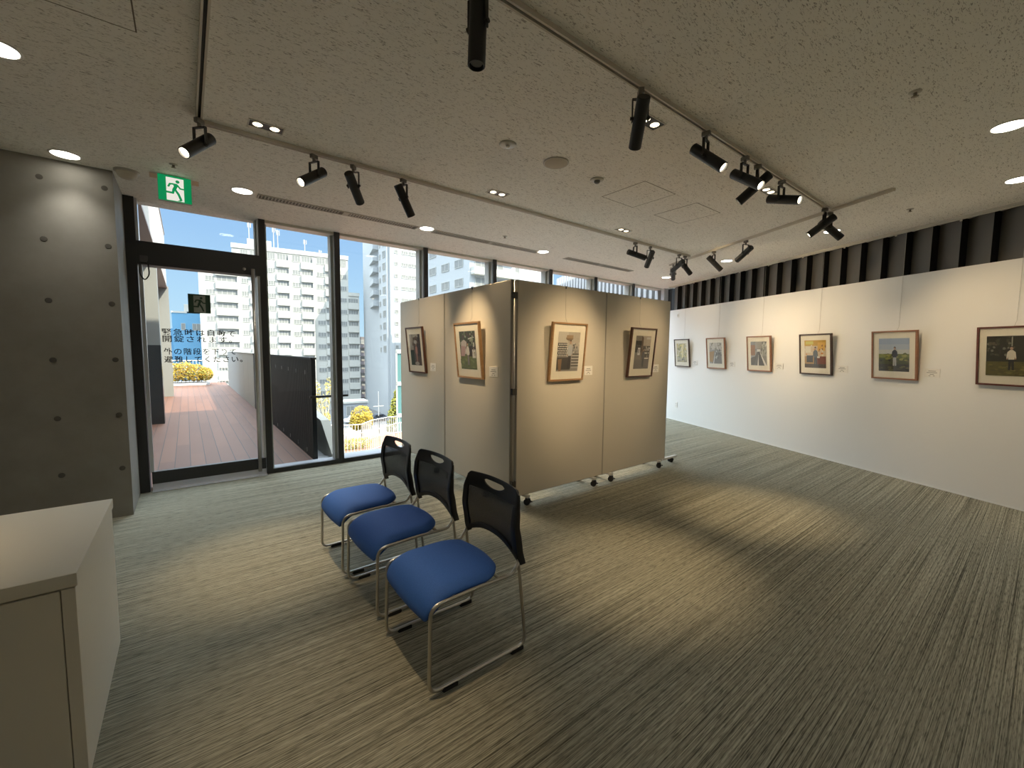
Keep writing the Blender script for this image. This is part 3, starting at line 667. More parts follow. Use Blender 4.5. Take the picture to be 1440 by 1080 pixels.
def art_wood():
    s = [((0.018, 0.018, 0.010), rect(0, 1, .36, 1))]
    s += blobs(R, 46, 0, .6, .5, 1, .02, .05, [(0.05, 0.055, 0.03), (0.16, 0.17, 0.13), (0.03, 0.03, 0.018), (0.09, 0.08, 0.05)])
    s += [((0.10, 0.09, 0.02), rect(0, 1, 0, .36))]
    s += blobs(R, 40, 0, 1, 0, .36, .04, .10, [(0.14, 0.125, 0.028), (0.075, 0.07, 0.018), (0.17, 0.15, 0.04)], .35)
    s += figure(.54, .14, .62, (0.62, 0.58, 0.48), (0.012, 0.012, 0.012), legs_apart=.05)
    s += [((0.30, 0.30, 0.24), rect(.535, .56, .74, .98))]; return (0.02, 0.02, 0.012), s
def art_checked():
    s = [((0.46, 0.42, 0.36), rect(0, 1, .55, 1)), ((0.30, 0.28, 0.25), rect(0, 1, .0, .3)), ((0.55, 0.52, 0.45), rect(0, .45, .7, 1))]
    s += [((0.05, 0.05, 0.05), rect(0, .42, .38, .72))]
    for i in range(6):
        for j in range(6): s.append(((0.70, 0.69, 0.65), ell(.035+i*.072+(j % 2)*.03, .41+j*.055, .026, .018, 8)))
    s += [((0.44, 0.43, 0.40), rect(.66, 1, .08+k*.075, .12+k*.075)) for k in range(5)]
    s += [((0.10, 0.09, 0.08), rect(.66, 1, .12+k*.075, .155+k*.075)) for k in range(5)] + [((0.07, 0.065, 0.06), rect(0, .62, .04, .36)), ((0.25, 0.15, 0.08), [(.10, 0), (.2, 0), (.22, .32), (.04, .3)])]
    s += blobs(R, 20, .66, 1, .45, .75, .02, .05, [(0.3, 0.3, 0.28), (0.55, 0.54, 0.5), (0.12, 0.12, 0.12)])
    s += figure(.56, .06, .76, (0.42, 0.44, 0.46), (0.045, 0.042, 0.042)) + [((0.22, 0.15, 0.09), ell(.50, .84, .17, .055)), ((0.32, 0.23, 0.14), rect(.36, .66, .84, .92))]; return (0.35, 0.32, 0.28), s
def art_arcade():
    s = [((0.46, 0.40, 0.34), rect(.45, 1, .68, 1)), ((0.60, 0.58, 0.55), rect(.7, .98, .9, .96)), ((0.035, 0.033, 0.03), rect(0, .45, .5, .85)), ((0.10, 0.09, 0.085), rect(.45, 1, .25, .7)), ((0.18, 0.165, 0.15), rect(0, 1, 0, .28)), ((0.14, 0.10, 0.075), [(.42, .4), (.52, .4), (.5, .95), (.38, 1)])]
    s += [((0.66, 0.66, 0.66), rect(.18, .34, .42, .64)), ((0.12, 0.12, 0.12), rect(.22, .28, .48, .6)), ((0.62, 0.60, 0.56), rect(.65, .92, .46, .50)), ((0.66, 0.63, 0.58), rect(.68, .95, .30, .34)), ((0.5, 0.5, 0.5), rect(.88, .98, .55, .66))]
    s += blobs(R, 20, .55, 1, .35, .66, .02, .05, [(0.3, 0.28, 0.26), (0.06, 0.06, 0.06), (0.5, 0.48, 0.45)])
    s += figure(.58, .05, .58, (0.10, 0.10, 0.11), (0.07, 0.07, 0.075)); return (0.22, 0.20, 0.17), s
def art_corridor():
    s = [((0.05, 0.042, 0.035), rect(.55, 1, .3, 1)), ((0.30, 0.27, 0.22), rect(0, .35, .5, 1)), ((0.02, 0.04, 0.022), rect(0, .35, 0, .48)), ((0.40, 0.38, 0.33), rect(.3, .8, .9, 1))]
    s += blobs(R, 16, .2, .8, .6, .9, .03, .08, [(0.16, 0.10, 0.07), (0.26, 0.22, 0.18), (0.05, 0.04, 0.035)])
    s += figure(.60, .08, .66, (0.40, 0.20, 0.16), (0.36, 0.20, 0.16)) + [((0.4, 0.38, 0.33), ell(.58, .06, .2, .06)), ((0.42, 0.40, 0.36), ell(.55, .75, .15, .06))]; return (0.10, 0.075, 0.06), s
def art_stall():
    s = [((0.045, 0.06, 0.035), rect(0, 1, .55, 1)), ((0.13, 0.16, 0.05), rect(0, 1, 0, .36)), ((0.04, 0.035, 0.03), rect(.5, 1, .34, .75)), ((0.55, 0.55, 0.52), [(.55, .78), (.95, .83), (.95, .86), (.55, .81)])]
    s += blobs(R, 40, 0, 1, .6, 1, .03, .07, [(0.12, 0.16, 0.09), (0.03, 0.04, 0.025), (0.26, 0.30, 0.22), (0.07, 0.05, 0.05)])
    s += [((0.46, 0.42, 0.42), [(.05, .4), (.42, .4), (.45, .72), (.3, .78), (.1, .72)]), ((0.40, 0.27, 0.27), [(.04, .34), (.3, .34), (.36, .6), (.1, .62)]), ((0.6, 0.58, 0.54), rect(.78, .98, .30, .52)), ((0.35, 0.34, 0.24), rect(.88, .95, .36, .46))]
    s += blobs(R, 20, .4, 1, .4, .75, .02, .05, [(0.5, 0.5, 0.48), (0.05, 0.04, 0.04), (0.2, 0.15, 0.12)])
    s += blobs(R, 20, 0, 1, 0, .33, .05, .1, [(0.16, 0.20, 0.06), (0.10, 0.13, 0.04)], .4)
    s += figure(.52, .10, .62, (0.50, 0.50, 0.47), (0.17, 0.15, 0.14)); return (0.10, 0.12, 0.07), s

PW, PH = 0.492, 0.590
def picture(label, wood_m, art, mw, lean=0.055, wire_to=0.64, img=(0.31, 0.40)):
    """origin: bottom centre on the wall; local x right, y into the wall, leaning forward at the top"""
    t = thing('framed_picture', label, 'picture', group='framed photographs on show')
    a = math.asin(lean/PH); T = Matrix.Translation((0, -0.006, 0)) @ Matrix.Rotation(a, 4, 'X')
    d, fw = 0.030, 0.017
    def put(o): o.matrix_local = T; return o
    bm = bmesh.new()
    box(bm, -PW/2, -PW/2+fw, -d, 0, 0, PH); box(bm, PW/2-fw, PW/2, -d, 0, 0, PH); box(bm, -PW/2+fw, PW/2-fw, -d, 0, 0, fw); box(bm, -PW/2+fw, PW/2-fw, -d, 0, PH-fw, PH)
    put(obj('frame', bm, wood_m, t))
    put(obj('mat_board', B(-PW/2+fw, PW/2-fw, -0.019, -0.012, fw, PH-fw), M_mat, t))
    bgc, shp = art; bm, ms = print_bm(img[0], img[1], bgc, shp)
    bmesh.ops.translate(bm, verts=bm.verts[:], vec=(0, -0.0205, PH*0.505))
    put(obj('photo_print', bm, ms, t))
    put(obj('glazing', B(-PW/2+fw, PW/2-fw, -0.0250, -0.0238, fw, PH-fw), M_pglass, t))
    bm = bmesh.new(); cyl(bm, (0.0, -0.045, PH-0.03), (0.0, -0.004, wire_to), 0.0013, n=6); cyl(bm, (0.0, -0.004, wire_to), (0.0, -0.004, mw), 0.0013, n=6)
    obj('hanging_wire', bm, M_wire, t)
    if mw < 1.2: obj('hook', B(-0.006, 0.006, -0.008, -0.001, mw-0.022, mw+0.004), M_black, t)
    return t
def card(label, wd=0.145, ht=0.095):
    t = thing('caption_card', label, 'card', group='caption cards beside the pictures')
    obj('plate', B(-wd/2, wd/2, -0.005, 0, 0, ht), M_card, t)
    bm = bmesh.new()
    for z, w0, w1 in ((0.066, -0.035, 0.035), (0.048, -0.05, 0.048), (0.028, -0.02, 0.02), (0.012, -0.03, -0.012), (0.012, 0.012, 0.028)):
        box(bm, w0*wd/0.145, w1*wd/0.145, -0.0054, -0.0051, z, z+0.005)
    obj('print_marks', bm, M_ink, t)
    return t
def on_right(o, s, z): o.matrix_world = rmat(s, 0.002, z)
def on_xwall(o, x, y, z): o.matrix_world = Matrix.Translation((x, y, z))
def on_left(o, x, y, z): o.matrix_world = Matrix.Translation((x, y, z)) @ Matrix.Rotation(-PI/2, 4, 'Z')
RWP = [(-7.91, 'framed photo of yellow foliage, farthest along the white wall', M_choc, art_foliage()),
       (-6.885, 'cherry framed photo of a pale street, between yellow foliage and grey road photos', M_cher, art_street()),
       (-5.865, 'cherry framed photo of a grey road with white lines', M_cher, art_road()),
       (-4.855, 'dark framed photo of a person in an orange shop', M_choc, art_shop()),
       (-3.840, 'cherry framed photo of a dark-dressed person in a field under blue sky', M_cher, art_field()),
       (-2.825, 'rosewood framed photo of a white-shirted person by dark woods', M_rose, art_wood())]
for i, (s, lb, wm, art) in enumerate(RWP):
    on_right(picture(lb, wm, art, 2.93-1.205 if False else H-0.03-1.205, img=((0.33, 0.40) if i < 5 else (0.345, 0.395))), s, 1.205)
for s, lb in ((-7.535, 'white card right of the yellow foliage photo'), (-6.51, 'white card right of the pale street photo'), (-5.495, 'white card right of the grey road photo'), (-4.488, 'white card right of the orange shop photo'), (-3.470, 'white card right of the field and sky photo')):
    on_right(card(lb), s, 1.252)
on_xwall(picture('oak framed photo of a person with a basket hat and checked cloth', M_oak, art_checked(), 2.160-1.205), 3.08, 3.09, 1.205)
on_xwall(picture('walnut framed grey photo of a person in a shopping arcade', M_wal, art_arcade(), 2.160-1.205, img=(0.295, 0.395)), 4.335, 3.09, 1.205)
on_xwall(card('white card right of the basket hat photo', 0.128, 0.098), 3.442, 3.09, 1.250)
on_xwall(card('white card right of the shopping arcade photo', 0.132, 0.098), 4.699, 3.09, 1.252)
on_left(picture('oak framed photo of people at an outdoor stall on grass', M_oak, art_stall(), 2.160-1.205), 2.40, 3.785, 1.210)
on_left(picture('walnut framed dark photo, nearest the window on the standing panels', M_wal, art_corridor(), 2.160-1.205), 2.40, 5.065, 1.210)
on_left(card('white card right of the outdoor stall photo', 0.145, 0.098), 2.40, 3.388, 1.245)
on_left(card('white card right of the walnut framed photo nearest the window', 0.145, 0.098), 2.40, 4.675, 1.245)
# small wall fittings
o = thing('wall_switch', 'small white switch plate high on the far end of the white wall', 'switch'); o.matrix_world = rmat(-8.16, 0.001, 2.27)
obj('plate', bevbox(-0.035, 0.035, -0.010, 0, 0, 0.095, 0.003), M_card, o); obj('rocker', B(-0.012, 0.012, -0.014, -0.010, 0.025, 0.07), M_det, o)
o = thing('wall_outlet', 'small white socket low on the far end of the white wall', 'socket'); o.matrix_world = rmat(-8.10, 0.001, 0.29)
obj('plate', bevbox(-0.036, 0.036, -0.009, 0, 0, 0.115, 0.003), M_card, o)
bm = bmesh.new()
for z in (0.03, 0.075):
    box(bm, -0.010, -0.006, -0.0096, -0.009, z, z+0.014); box(bm, 0.006, 0.010, -0.0096, -0.009, z, z+0.014)
obj('socket_slots', bm, M_ink, o)

# ================================================================== CABINET
cb = thing('cabinet', 'cream laminate low cabinet at the lower left', 'cabinet', (-0.325, 1.955, 0))
obj('body', bevbox(-1.30, 0, 0.018, 0.875, 0.0, 0.697, 0.002, 1), M_cab, cb)
obj('top', bevbox(-1.31, 0.006, -0.004, 0.872, 0.703, 0.748, 0.003, 2), M_cab, cb)
bm = B(-1.29, -0.01, 0.03, 0.86, 0.69, 0.705); obj('shadow_gap', bm, M_gap, cb)
obj('side_panel', bevbox(-0.034, 0, 0.0, 0.02, 0.0, 0.697, 0.001, 1), M_cab, cb)
obj('door', bevbox(-0.50, -0.037, 0.002, 0.018, 0.035, 0.694, 0.002, 1), M_cab, cb)
obj('door', bevbox(-0.967, -0.504, 0.002, 0.018, 0.035, 0.694, 0.002, 1), M_cab, cb)

# ================================================================== CHAIRS
def back_surface():
    """backrest shell: front towards -x; returns (frame bm, mesh bm)"""
    NV = 48; zt, hw = 0.822, 0.246
    prof = [(0.440, 0.240), (0.515, 0.222), (0.634, 0.206), (0.72, 0.216), (0.80, 0.238), (0.83, 0.250)]
    def px(z):
        for (z0, x0), (z1, x1) in zip(prof[:-1], prof[1:]):
            if z <= z1:
                t = (z-z0)/(z1-z0); t = t*t*(3-2*t)*0.4+t*0.6; return x0+(x1-x0)*t
        return prof[-1][1]
    def half(z):  # half width by height: narrow at the foot, widest at 0.70, rounder top
        if z < 0.70: return 0.250 - 0.004*math.sin((z-0.44)/0.26*PI)
        return 0.250 - 0.030*((z-0.70)/0.125)**2.2
    rows_h = []
    def col(v):
        a = abs(v)
        bot = 0.448 + 0.075*(1-a**2.4)
        top = zt - 0.004 - 0.006*v*v - (0.018*max(0, (a-0.9)/0.1)**2)
        # mesh window
        mb = bot + 0.030
        # handle opening
        if a < 0.42:
            k = (1-(a/0.42)**2); lo = 0.787 - 0.027*k**0.7; hi = 0.787 + 0.009*min(1, k*2.5)
        else: lo, hi = 0.7865, 0.7875
        mt = 0.738
        zs = []
        for i in range(4): zs.append(bot+(mb-bot)*i/3)
        for i in range(1, 17): zs.append(mb+(mt-mb)*i/16)
        for i in range(1, 4): zs.append(mt+(lo-mt)*i/3)
        zs.append(hi)
        for i in range(1, 5): zs.append(hi+(top-hi)*i/4)
        return zs
    vs_ = [-1+2*i/NV for i in range(NV+1)]
    cols = [col(v) for v in vs_]
    def P(i, j):
        v = vs_[i]; z = cols[i][j]; return Vector((px(z) + 0.026*(1-v*v) - 0.0, v*half(z), z))
    fb, mb_ = bmesh.new(), bmesh.new()
    nr = len(cols[0]); hole_row = 3+16+3
    fv = {}; mv = {}
    def V(d, b, i, j):
        if (i, j) not in d: d[(i, j)] = b.verts.new(P(i, j))
        return d[(i, j)]
    for i in range(NV):
        for j in range(nr-1):
            vm = (vs_[i]+vs_[i+1])/2
            if j == hole_row and abs(vm) < 0.42: continue
            is_mesh = 3 <= j < 19 and abs(vm) < 0.82
            d, b = (mv, mb_) if is_mesh else (fv, fb)
            b.faces.new((V(d, b, i, j), V(d, b, i+1, j), V(d, b, i+1, j+1), V(d, b, i, j+1)))
    for i in (0, NV):
        for j in range(nr-1):
            q = [P(i, j), P(i, j+1)]; fade = lambda z: 0.030*min(1.0, max(0.0, (0.815-z)/0.22))
            fb.faces.new((V(fv, fb, i, j), V(fv, fb, i, j+1), fb.verts.new(q[1]+Vector((fade(q[1].z), 0, 0))), fb.verts.new(q[0]+Vector((fade(q[0].z), 0, 0)))))
    bmesh.ops.remove_doubles(fb, verts=fb.verts[:], dist=0.0004)
    return fb, mb_
def seat_bm():
    n = 26; bm = bmesh.new(); top = []; bot = []
    for i in range(n+1):
        tr, br = [], []
        for j in range(n+1):
            u = -1+2*i/n; v = -1+2*j/n
            rear = max(0.0, (u-0.25)/0.75); fr_ = max(0.0, (-u-0.80)/0.20)
            hwid = 0.241 - 0.085*rear**2.4 - 0.022*fr_**2
            x = u; y = v
            X = -0.045 + 0.232*u - 0.028*v*v*max(0.0, u)**2 + 0.012*v*v*max(0.0, -u)**4; Y = hwid*v
            e = max(abs(u), abs(v)); edge = 1-e**11
            front = max(0, (-x-0.30)/0.70); drop = 0.072*front**2.2
            z = 0.430 + 0.026*edge - drop + 0.006*(1-y*y)*edge - 0.010*(max(0, 1-((x-0.2)/0.7)**2))*(1-y*y)*edge*0.6
            zb = 0.414 - drop*1.0 - 0.020*front*1.0
            tr.append(bm.verts.new((X, Y, z))); br.append(bm.verts.new((X*0.985, Y*0.985, zb)))
        top.append(tr); bot.append(br)
    for i in range(n):
        for j in range(n):
            bm.faces.new((top[i][j], top[i+1][j], top[i+1][j+1], top[i][j+1])); bm.faces.new((bot[i][j], bot[i][j+1], bot[i+1][j+1], bot[i+1][j]))
    for i in range(n):
        bm.faces.new((top[i][0], bot[i][0], bot[i+1][0], top[i+1][0])); bm.faces.new((top[i][n], top[i+1][n], bot[i+1][n], bot[i][n]))
        bm.faces.new((top[0][i], top[0][i+1], bot[0][i+1], bot[0][i])); bm.faces.new((top[n][i], bot[n][i], bot[n][i+1], top[n][i+1]))
    bmesh.ops.recalc_face_normals(bm, faces=bm.faces[:]); return bm
def make_chair(label):
    t = thing('stacking_chair', label, 'chair', group='blue stacking chairs in a row')
    s = obj('seat', seat_bm(), M_blue, t, True); sb = s.modifiers.new('s', 'SUBSURF'); sb.levels = sb.render_levels = 1
    fb, mb_ = back_surface()
    b = obj('backrest', fb, M_bplas, t, True); so_ = b.modifiers.new('t', 'SOLIDIFY'); so_.thickness = 0.014; so_.offset = 0
    bv = b.modifiers.new('b', 'BEVEL'); bv.width = 0.003; bv.segments = 2; bv.limit_method = 'ANGLE'; bv.angle_limit = 1.0
    obj('mesh_panel', mb_, M_mesh, b, True)
    r = 0.0085
    for sg in (-1, 1):
        y = sg*0.245
        # front leg, seat rail, floor runner, rear leg: one bent tube
        pts = [(0.236, y*0.96, 0.53), (0.237, y*0.97, 0.50), (0.232, y, 0.452), (0.262, y*1.0, 0.20), (0.280, y, 0.010+r), (-0.258, y, 0.010+r), (-0.252, y, 0.200), (-0.248, y, 0.408), (-0.02, y, 0.416), (0.195, y*0.995, 0.410), (0.231, y, 0.46)]
        path = [Vector(pts[0]), Vector(pts[1]), Vector(pts[2])] + fillet([pts[2], pts[3], pts[4], pts[5], pts[6], pts[7], pts[8], pts[9], pts[10]], 0.055, 7)[1:]
        bm = bmesh.new(); tube(bm, path, r, 12); obj('side_frame', bm, M_steel, t, True)
        for x in (-0.155, 0.225):
            bm = bmesh.new(); box(bm, x-0.038, x+0.038, y-0.012, y+0.012, 0.0, 0.020)
            bmesh.ops.bevel(bm, geom=bm.edges[:], offset=0.003, segments=2, affect='EDGES'); obj('glide', bm, M_rub, t)
    bm = bmesh.new()
    for x in (-0.13, 0.12): cyl(bm, (x, -0.24, 0.412), (x, 0.24, 0.412), 0.008, n=10)
    obj('cross_bar', bm, M_steel, t, True)
    return t
ch1 = make_chair('blue chair with black mesh back, nearest of the row of three'); ch1.location = (1.025, 1.797, 0)
dup(ch1, 'blue chair with black mesh back, in the middle of the row', (1.030, 2.452, 0), 0.02)
dup(ch1, 'blue chair with black mesh back, closest to the window', (1.010, 3.030, 0), 0.02)

# ================================================================== OUTSIDE
M_deckw = None
def deck_mat():
    m = mat('red brown deck boards', (0.224, 0.112, 0.067), 0.6)
    t, b = nodes(m)
    tc = N(t, 'ShaderNodeTexCoord'); sp = N(t, 'ShaderNodeSeparateXYZ'); t.links.new(tc.outputs['Object'], sp.inputs[0])
    def math_(op, a, bb=None):
        n = N(t, 'ShaderNodeMath', operation=op)
        for k, v in enumerate((a, bb)):
            if v is None: continue
            if isinstance(v, (int, float)): n.inputs[k].default_value = v
            else: t.links.new(v, n.inputs[k])
        return n.outputs[0]
    q = math_('DIVIDE', math_('ADD', sp.outputs[0], 0.012+10*0.163), 0.163); fr = math_('FRACT', q); idx = math_('FLOOR', q)
    gap = math_('LESS_THAN', math_('ABSOLUTE', math_('SUBTRACT', fr, 0.5)), 0.474)
    yo = math_('DIVIDE', math_('ADD', sp.outputs[1], math_('MULTIPLY', idx, 0.77)), 1.9); row = math_('FLOOR', yo)
    cb_ = N(t, 'ShaderNodeCombineXYZ'); t.links.new(idx, cb_.inputs[0]); t.links.new(row, cb_.inputs[1])
    wn = N(t, 'ShaderNodeTexWhiteNoise'); wn.noise_dimensions = '2D'; t.links.new(cb_.outputs[0], wn.inputs[0])
    r = N(t, 'ShaderNodeValToRGB'); r.color_ramp.elements[0].color = (0.110, 0.042, 0.021, 1); r.color_ramp.elements[1].color = (0.148, 0.060, 0.031, 1)
    t.links.new(wn.outputs[0], r.inputs[0])
    mx = N(t, 'ShaderNodeMix', data_type='RGBA'); mx.inputs[6].default_value = (0.02, 0.012, 0.010, 1)
    t.links.new(gap, mx.inputs[0]); t.links.new(r.outputs[0], mx.inputs[7]); t.links.new(mx.outputs[2], b.inputs['Base Color'])
    return m
M_deck = deck_mat()
def top(o, lb, cat): o['label'] = lb; o['category'] = cat; return o
struct('deck', B(-3.5, 1.33, YW+0.24, 23.0, -0.30, -0.02), M_deck, label='red brown timber deck outside the door', cat='deck')
# low parapet wall beside the deck: dark ribbed sheet nearer, pale concrete farther
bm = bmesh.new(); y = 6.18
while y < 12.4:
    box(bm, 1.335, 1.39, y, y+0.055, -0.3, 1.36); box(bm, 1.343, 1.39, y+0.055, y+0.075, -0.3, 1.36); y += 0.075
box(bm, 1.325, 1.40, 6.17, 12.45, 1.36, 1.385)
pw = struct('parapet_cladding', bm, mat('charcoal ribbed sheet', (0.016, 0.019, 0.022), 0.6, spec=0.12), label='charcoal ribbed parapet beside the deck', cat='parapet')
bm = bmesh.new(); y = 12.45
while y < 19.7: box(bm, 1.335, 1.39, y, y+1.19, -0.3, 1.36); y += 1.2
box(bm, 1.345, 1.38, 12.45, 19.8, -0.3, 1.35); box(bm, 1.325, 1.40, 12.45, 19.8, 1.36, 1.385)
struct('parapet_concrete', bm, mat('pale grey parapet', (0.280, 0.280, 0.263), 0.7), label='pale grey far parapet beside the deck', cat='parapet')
bm = bmesh.new()
for z in (1.14, 0.02):
    for k in range(8): box(bm, 1.330, 1.336, 6.55+k*0.62, 6.565+k*0.62, z, z+0.06)
obj('fixing_clip', bm, mat('pale clip', (0.280, 0.280, 0.280), 0.5), pw)
# ledge and sloping white upstand right of the parapet
struct('ledge', B(1.33, 9.2, YW+0.24, 6.35, -0.4, -0.03), mat('pale ledge', (0.308, 0.319, 0.336), 0.6), label='pale ledge outside the glass', cat='ledge')
bm = bmesh.new()
sec = [(6.12, 0.0), (6.12, 0.03), (6.70, 0.43), (7.32, 0.48), (9.6, 0.52), (9.6, -0.6), (7.3, -0.6), (6.12, -0.3)]
A = [bm.verts.new((1.56, y, z)) for y, z in sec]; C = [bm.verts.new((1.68, y, z)) for y, z in sec]
bm.faces.new(A[::-1]); bm.faces.new(C)
for i in range(len(sec)): bm.faces.new((A[i], A[(i+1) % len(sec)], C[(i+1) % len(sec)], C[i]))
bmesh.ops.recalc_face_normals(bm, faces=bm.faces[:])
struct('stair_upstand', bm, mat('cream upstand', (0.403, 0.386, 0.336), 0.7), label='sloping cream stair side wall', cat='upstand')
struct('stair_landing', B(1.33, 1.56, 6.35, 9.6, -0.4, -0.06), mat('pale ledge', (0.308, 0.319, 0.336), 0.6))
hr = tag(obj('handrail', B(1.30, 1.80, 6.12, 6.16, 0.835, 0.865), M_black), 'short black handrail between parapet and mullion', 'handrail')
# left side of the deck: wall, fascia and two pillars
struct('wall_outside', B(-3.0, -0.66, YW+0.17, 17.0, -0.02, 3.38), mat('warm render', (0.325, 0.297, 0.258), 0.8), label='rendered outside wall left of the deck', cat='wall')
bm = bmesh.new(); box(bm, -3.0, -0.40, 6.0, 17.05, 3.38, 5.0, 0); box(bm, -3.0, -0.385, 6.0, 17.07, 3.33, 3.38, 1); box(bm, -3.0, -0.385, 6.0, 17.07, 4.97, 5.03, 1)
struct('fascia', bm, [mat('white fascia', (0.414, 0.392, 0.347), 0.7), mat('mauve edge', (0.202, 0.168, 0.162), 0.6)], label='white fascia band above the deck', cat='fascia')
bm = bmesh.new(); box(bm, -0.62, -0.40, 10.87, 11.2, 1.55, 3.38, 0); box(bm, -0.625, -0.395, 10.86, 11.21, -0.02, 1.55, 1)  # lower part darker than the upper part
struct('pillar_near', bm, [mat('grey pillar paint', (0.190, 0.190, 0.179), 0.6), mat('dark lower pillar', (0.025, 0.027, 0.029), 0.25)], label='grey deck pillar with dark lower part', cat='pillar')
struct('pillar_far', B(-0.62, -0.36, 16.85, 17.1, -0.02, 3.38), mat('grey pillar paint', (0.190, 0.190, 0.179), 0.6), label='grey deck pillar beside the planter', cat='pillar')
# planter with an orange yellow shrub
def leaf_cloud(bm, centers, n, size, rng, mi_n):
    for k in range(n):
        c, rad = rng.choice(centers)
        while True:
            d = Vector((rng.uniform(-1, 1), rng.uniform(-1, 1), rng.uniform(-1, 1)))
            if d.length <= 1: break
        d = d.normalized()*(d.length**0.4)
        p = Vector(c)+Vector((d.x*rad[0], d.y*rad[1], d.z*rad[2]))
        a = Vector((rng.gauss(0, 1), rng.gauss(0, 1), rng.gauss(0, 1))).normalized(); b = a.orthogonal().normalized()
        s_ = size*rng.uniform(.6, 1.3)
        vs = [bm.verts.new(p+a*s_), bm.verts.new(p+b*s_*.55), bm.verts.new(p-a*s_), bm.verts.new(p-b*s_*.55)]
        f = bm.faces.new(vs); f.material_index = rng.randrange(mi_n)
def leafm(n, c): return mat(n, c, 0.6)
LY = [leafm('yellow leaf', (0.384, 0.273, 0.019)), leafm('gold leaf', (0.310, 0.198, 0.012)), leafm('lime leaf', (0.236, 0.248, 0.025))]
LO = [leafm('orange leaf', (0.341, 0.186, 0.019)), leafm('gold leaf', (0.310, 0.198, 0.012)), leafm('yellow leaf', (0.384, 0.273, 0.019)), leafm('olive leaf', (0.186, 0.174, 0.019))]
LG = [leafm('lime leaf', (0.236, 0.248, 0.025)), leafm('yellow green leaf', (0.322, 0.285, 0.031)), leafm('olive leaf', (0.186, 0.174, 0.019))]
LP = [leafm('pale leaf', (0.446, 0.397, 0.174)), leafm('yellow leaf', (0.384, 0.273, 0.019))]
pt = thing('planter', 'white low planter at the far end of the deck', 'planter', (0.05, 21.75, -0.02))
bm = bmesh.new(); box(bm, -0.72, 0.68, -0.33, -0.25, 0, 0.10); box(bm, -0.72, 0.68, 0.25, 0.33, 0, 0.10); box(bm, -0.72, -0.64, -0.25, 0.25, 0, 0.10); box(bm, 0.60, 0.68, -0.25, 0.25, 0, 0.10); obj('kerb', bm, mat('white kerb', (0.448, 0.448, 0.437), 0.6), pt)
obj('soil', B(-0.64, 0.60, -0.25, 0.25, 0, 0.06), mat('soil', (0.042, 0.032, 0.021), 0.9), pt)
rng = random.Random(11); bm = bmesh.new()
leaf_cloud(bm, [((-0.45, 0, .47), (.34, .36, .38)), ((-0.1, 0, .50), (.38, .36, .40)), ((0.25, 0, .44), (.38, .36, .36)), ((0.55, 0, .38), (.27, .32, .28))], 4200, 0.036, rng, 4)
sh = thing('shrub', 'orange yellow shrub filling the white planter on the deck', 'shrub', (0.05, 21.75, 0.04)); obj('foliage', bm, LO, sh)
bm = bmesh.new()
for k in range(9): cyl(bm, (-0.5+k*.13, 0, 0.0), (-0.55+k*.14, rng.uniform(-.1, .1), 0.5), 0.008, n=6)
obj('stems', bm, mat('bark', (0.056, 0.039, 0.025), 0.9), sh)
def railing(label, pts, h, pitch, z, col=(0.72, 0.70, 0.66), r=0.012):
    t = thing('railing', label, 'railing', (0, 0, 0))
    P = [Vector((*p, z)) for p in pts]; bal = bmesh.new(); rl = bmesh.new()
    for a, b in zip(P[:-1], P[1:]):
        L = (b-a).length; n = max(1, int(L/pitch))
        for k in range(n+1): cyl(bal, a+(b-a)*k/n, a+(b-a)*k/n+Vector((0, 0, h)), r, n=6)
        cyl(rl, a+Vector((0, 0, h)), b+Vector((0, 0, h)), r*1.6, n=8); cyl(rl, a+Vector((0, 0, 0.08)), b+Vector((0, 0, 0.08)), r*1.2, n=8)
    m = mat('rail %.2f' % col[0], tuple(q*0.6 for q in col), 0.5); o = obj('balusters', bal, m, t); o['kind'] = 'stuff'; obj('top_rail', rl, m, t); return t
railing('pale deck railing behind the planter, seen through the door', [(-0.8, 22.7), (1.45, 22.7)], 0.98, 0.11, -0.02)
# lower red brick terrace with white railing
struct('terrace', B(1.75, 13.5, 6.35, 26.5, -4.4, -4.0), noisy(mat('red brick paving', (0.252, 0.112, 0.067), 0.8), (6, 12, 1), 3, 2, ((0.3, (0.24, 0.10, 0.06)), (0.7, (0.31, 0.15, 0.09)))), label='lower terrace of red paving', cat='terrace')
railing('white curving railing around the lower red terrace', [(5.9, 25.6), (7.1, 24.7), (7.9, 24.5), (8.9, 25.6), (10.1, 26.2), (12.6, 26.3)], 1.15, 0.14, -4.0, (0.80, 0.79, 0.75), 0.016)
railing('white inner railing on the lower red terrace', [(6.3, 22.3), (7.3, 22.2), (8.4, 22.9), (9.8, 24.0), (12.0, 24.4)], 1.10, 0.16, -4.0, (0.80, 0.79, 0.76), 0.014)
bm = bmesh.new(); box(bm, 5.0, 7.6, 22.75, 23.2, -4.0, -3.65); hd = thing('hedge', 'low yellow green hedge on the red terrace', 'hedge', (6.6, 23.6, -4.0)); bm.free()
bm = bmesh.new(); leaf_cloud(bm, [((k*.35-.9, -k*.05, .3), (.3, .25, .32)) for k in range(7)], 1400, .05, rng, 3); obj('foliage', bm, LG, hd)
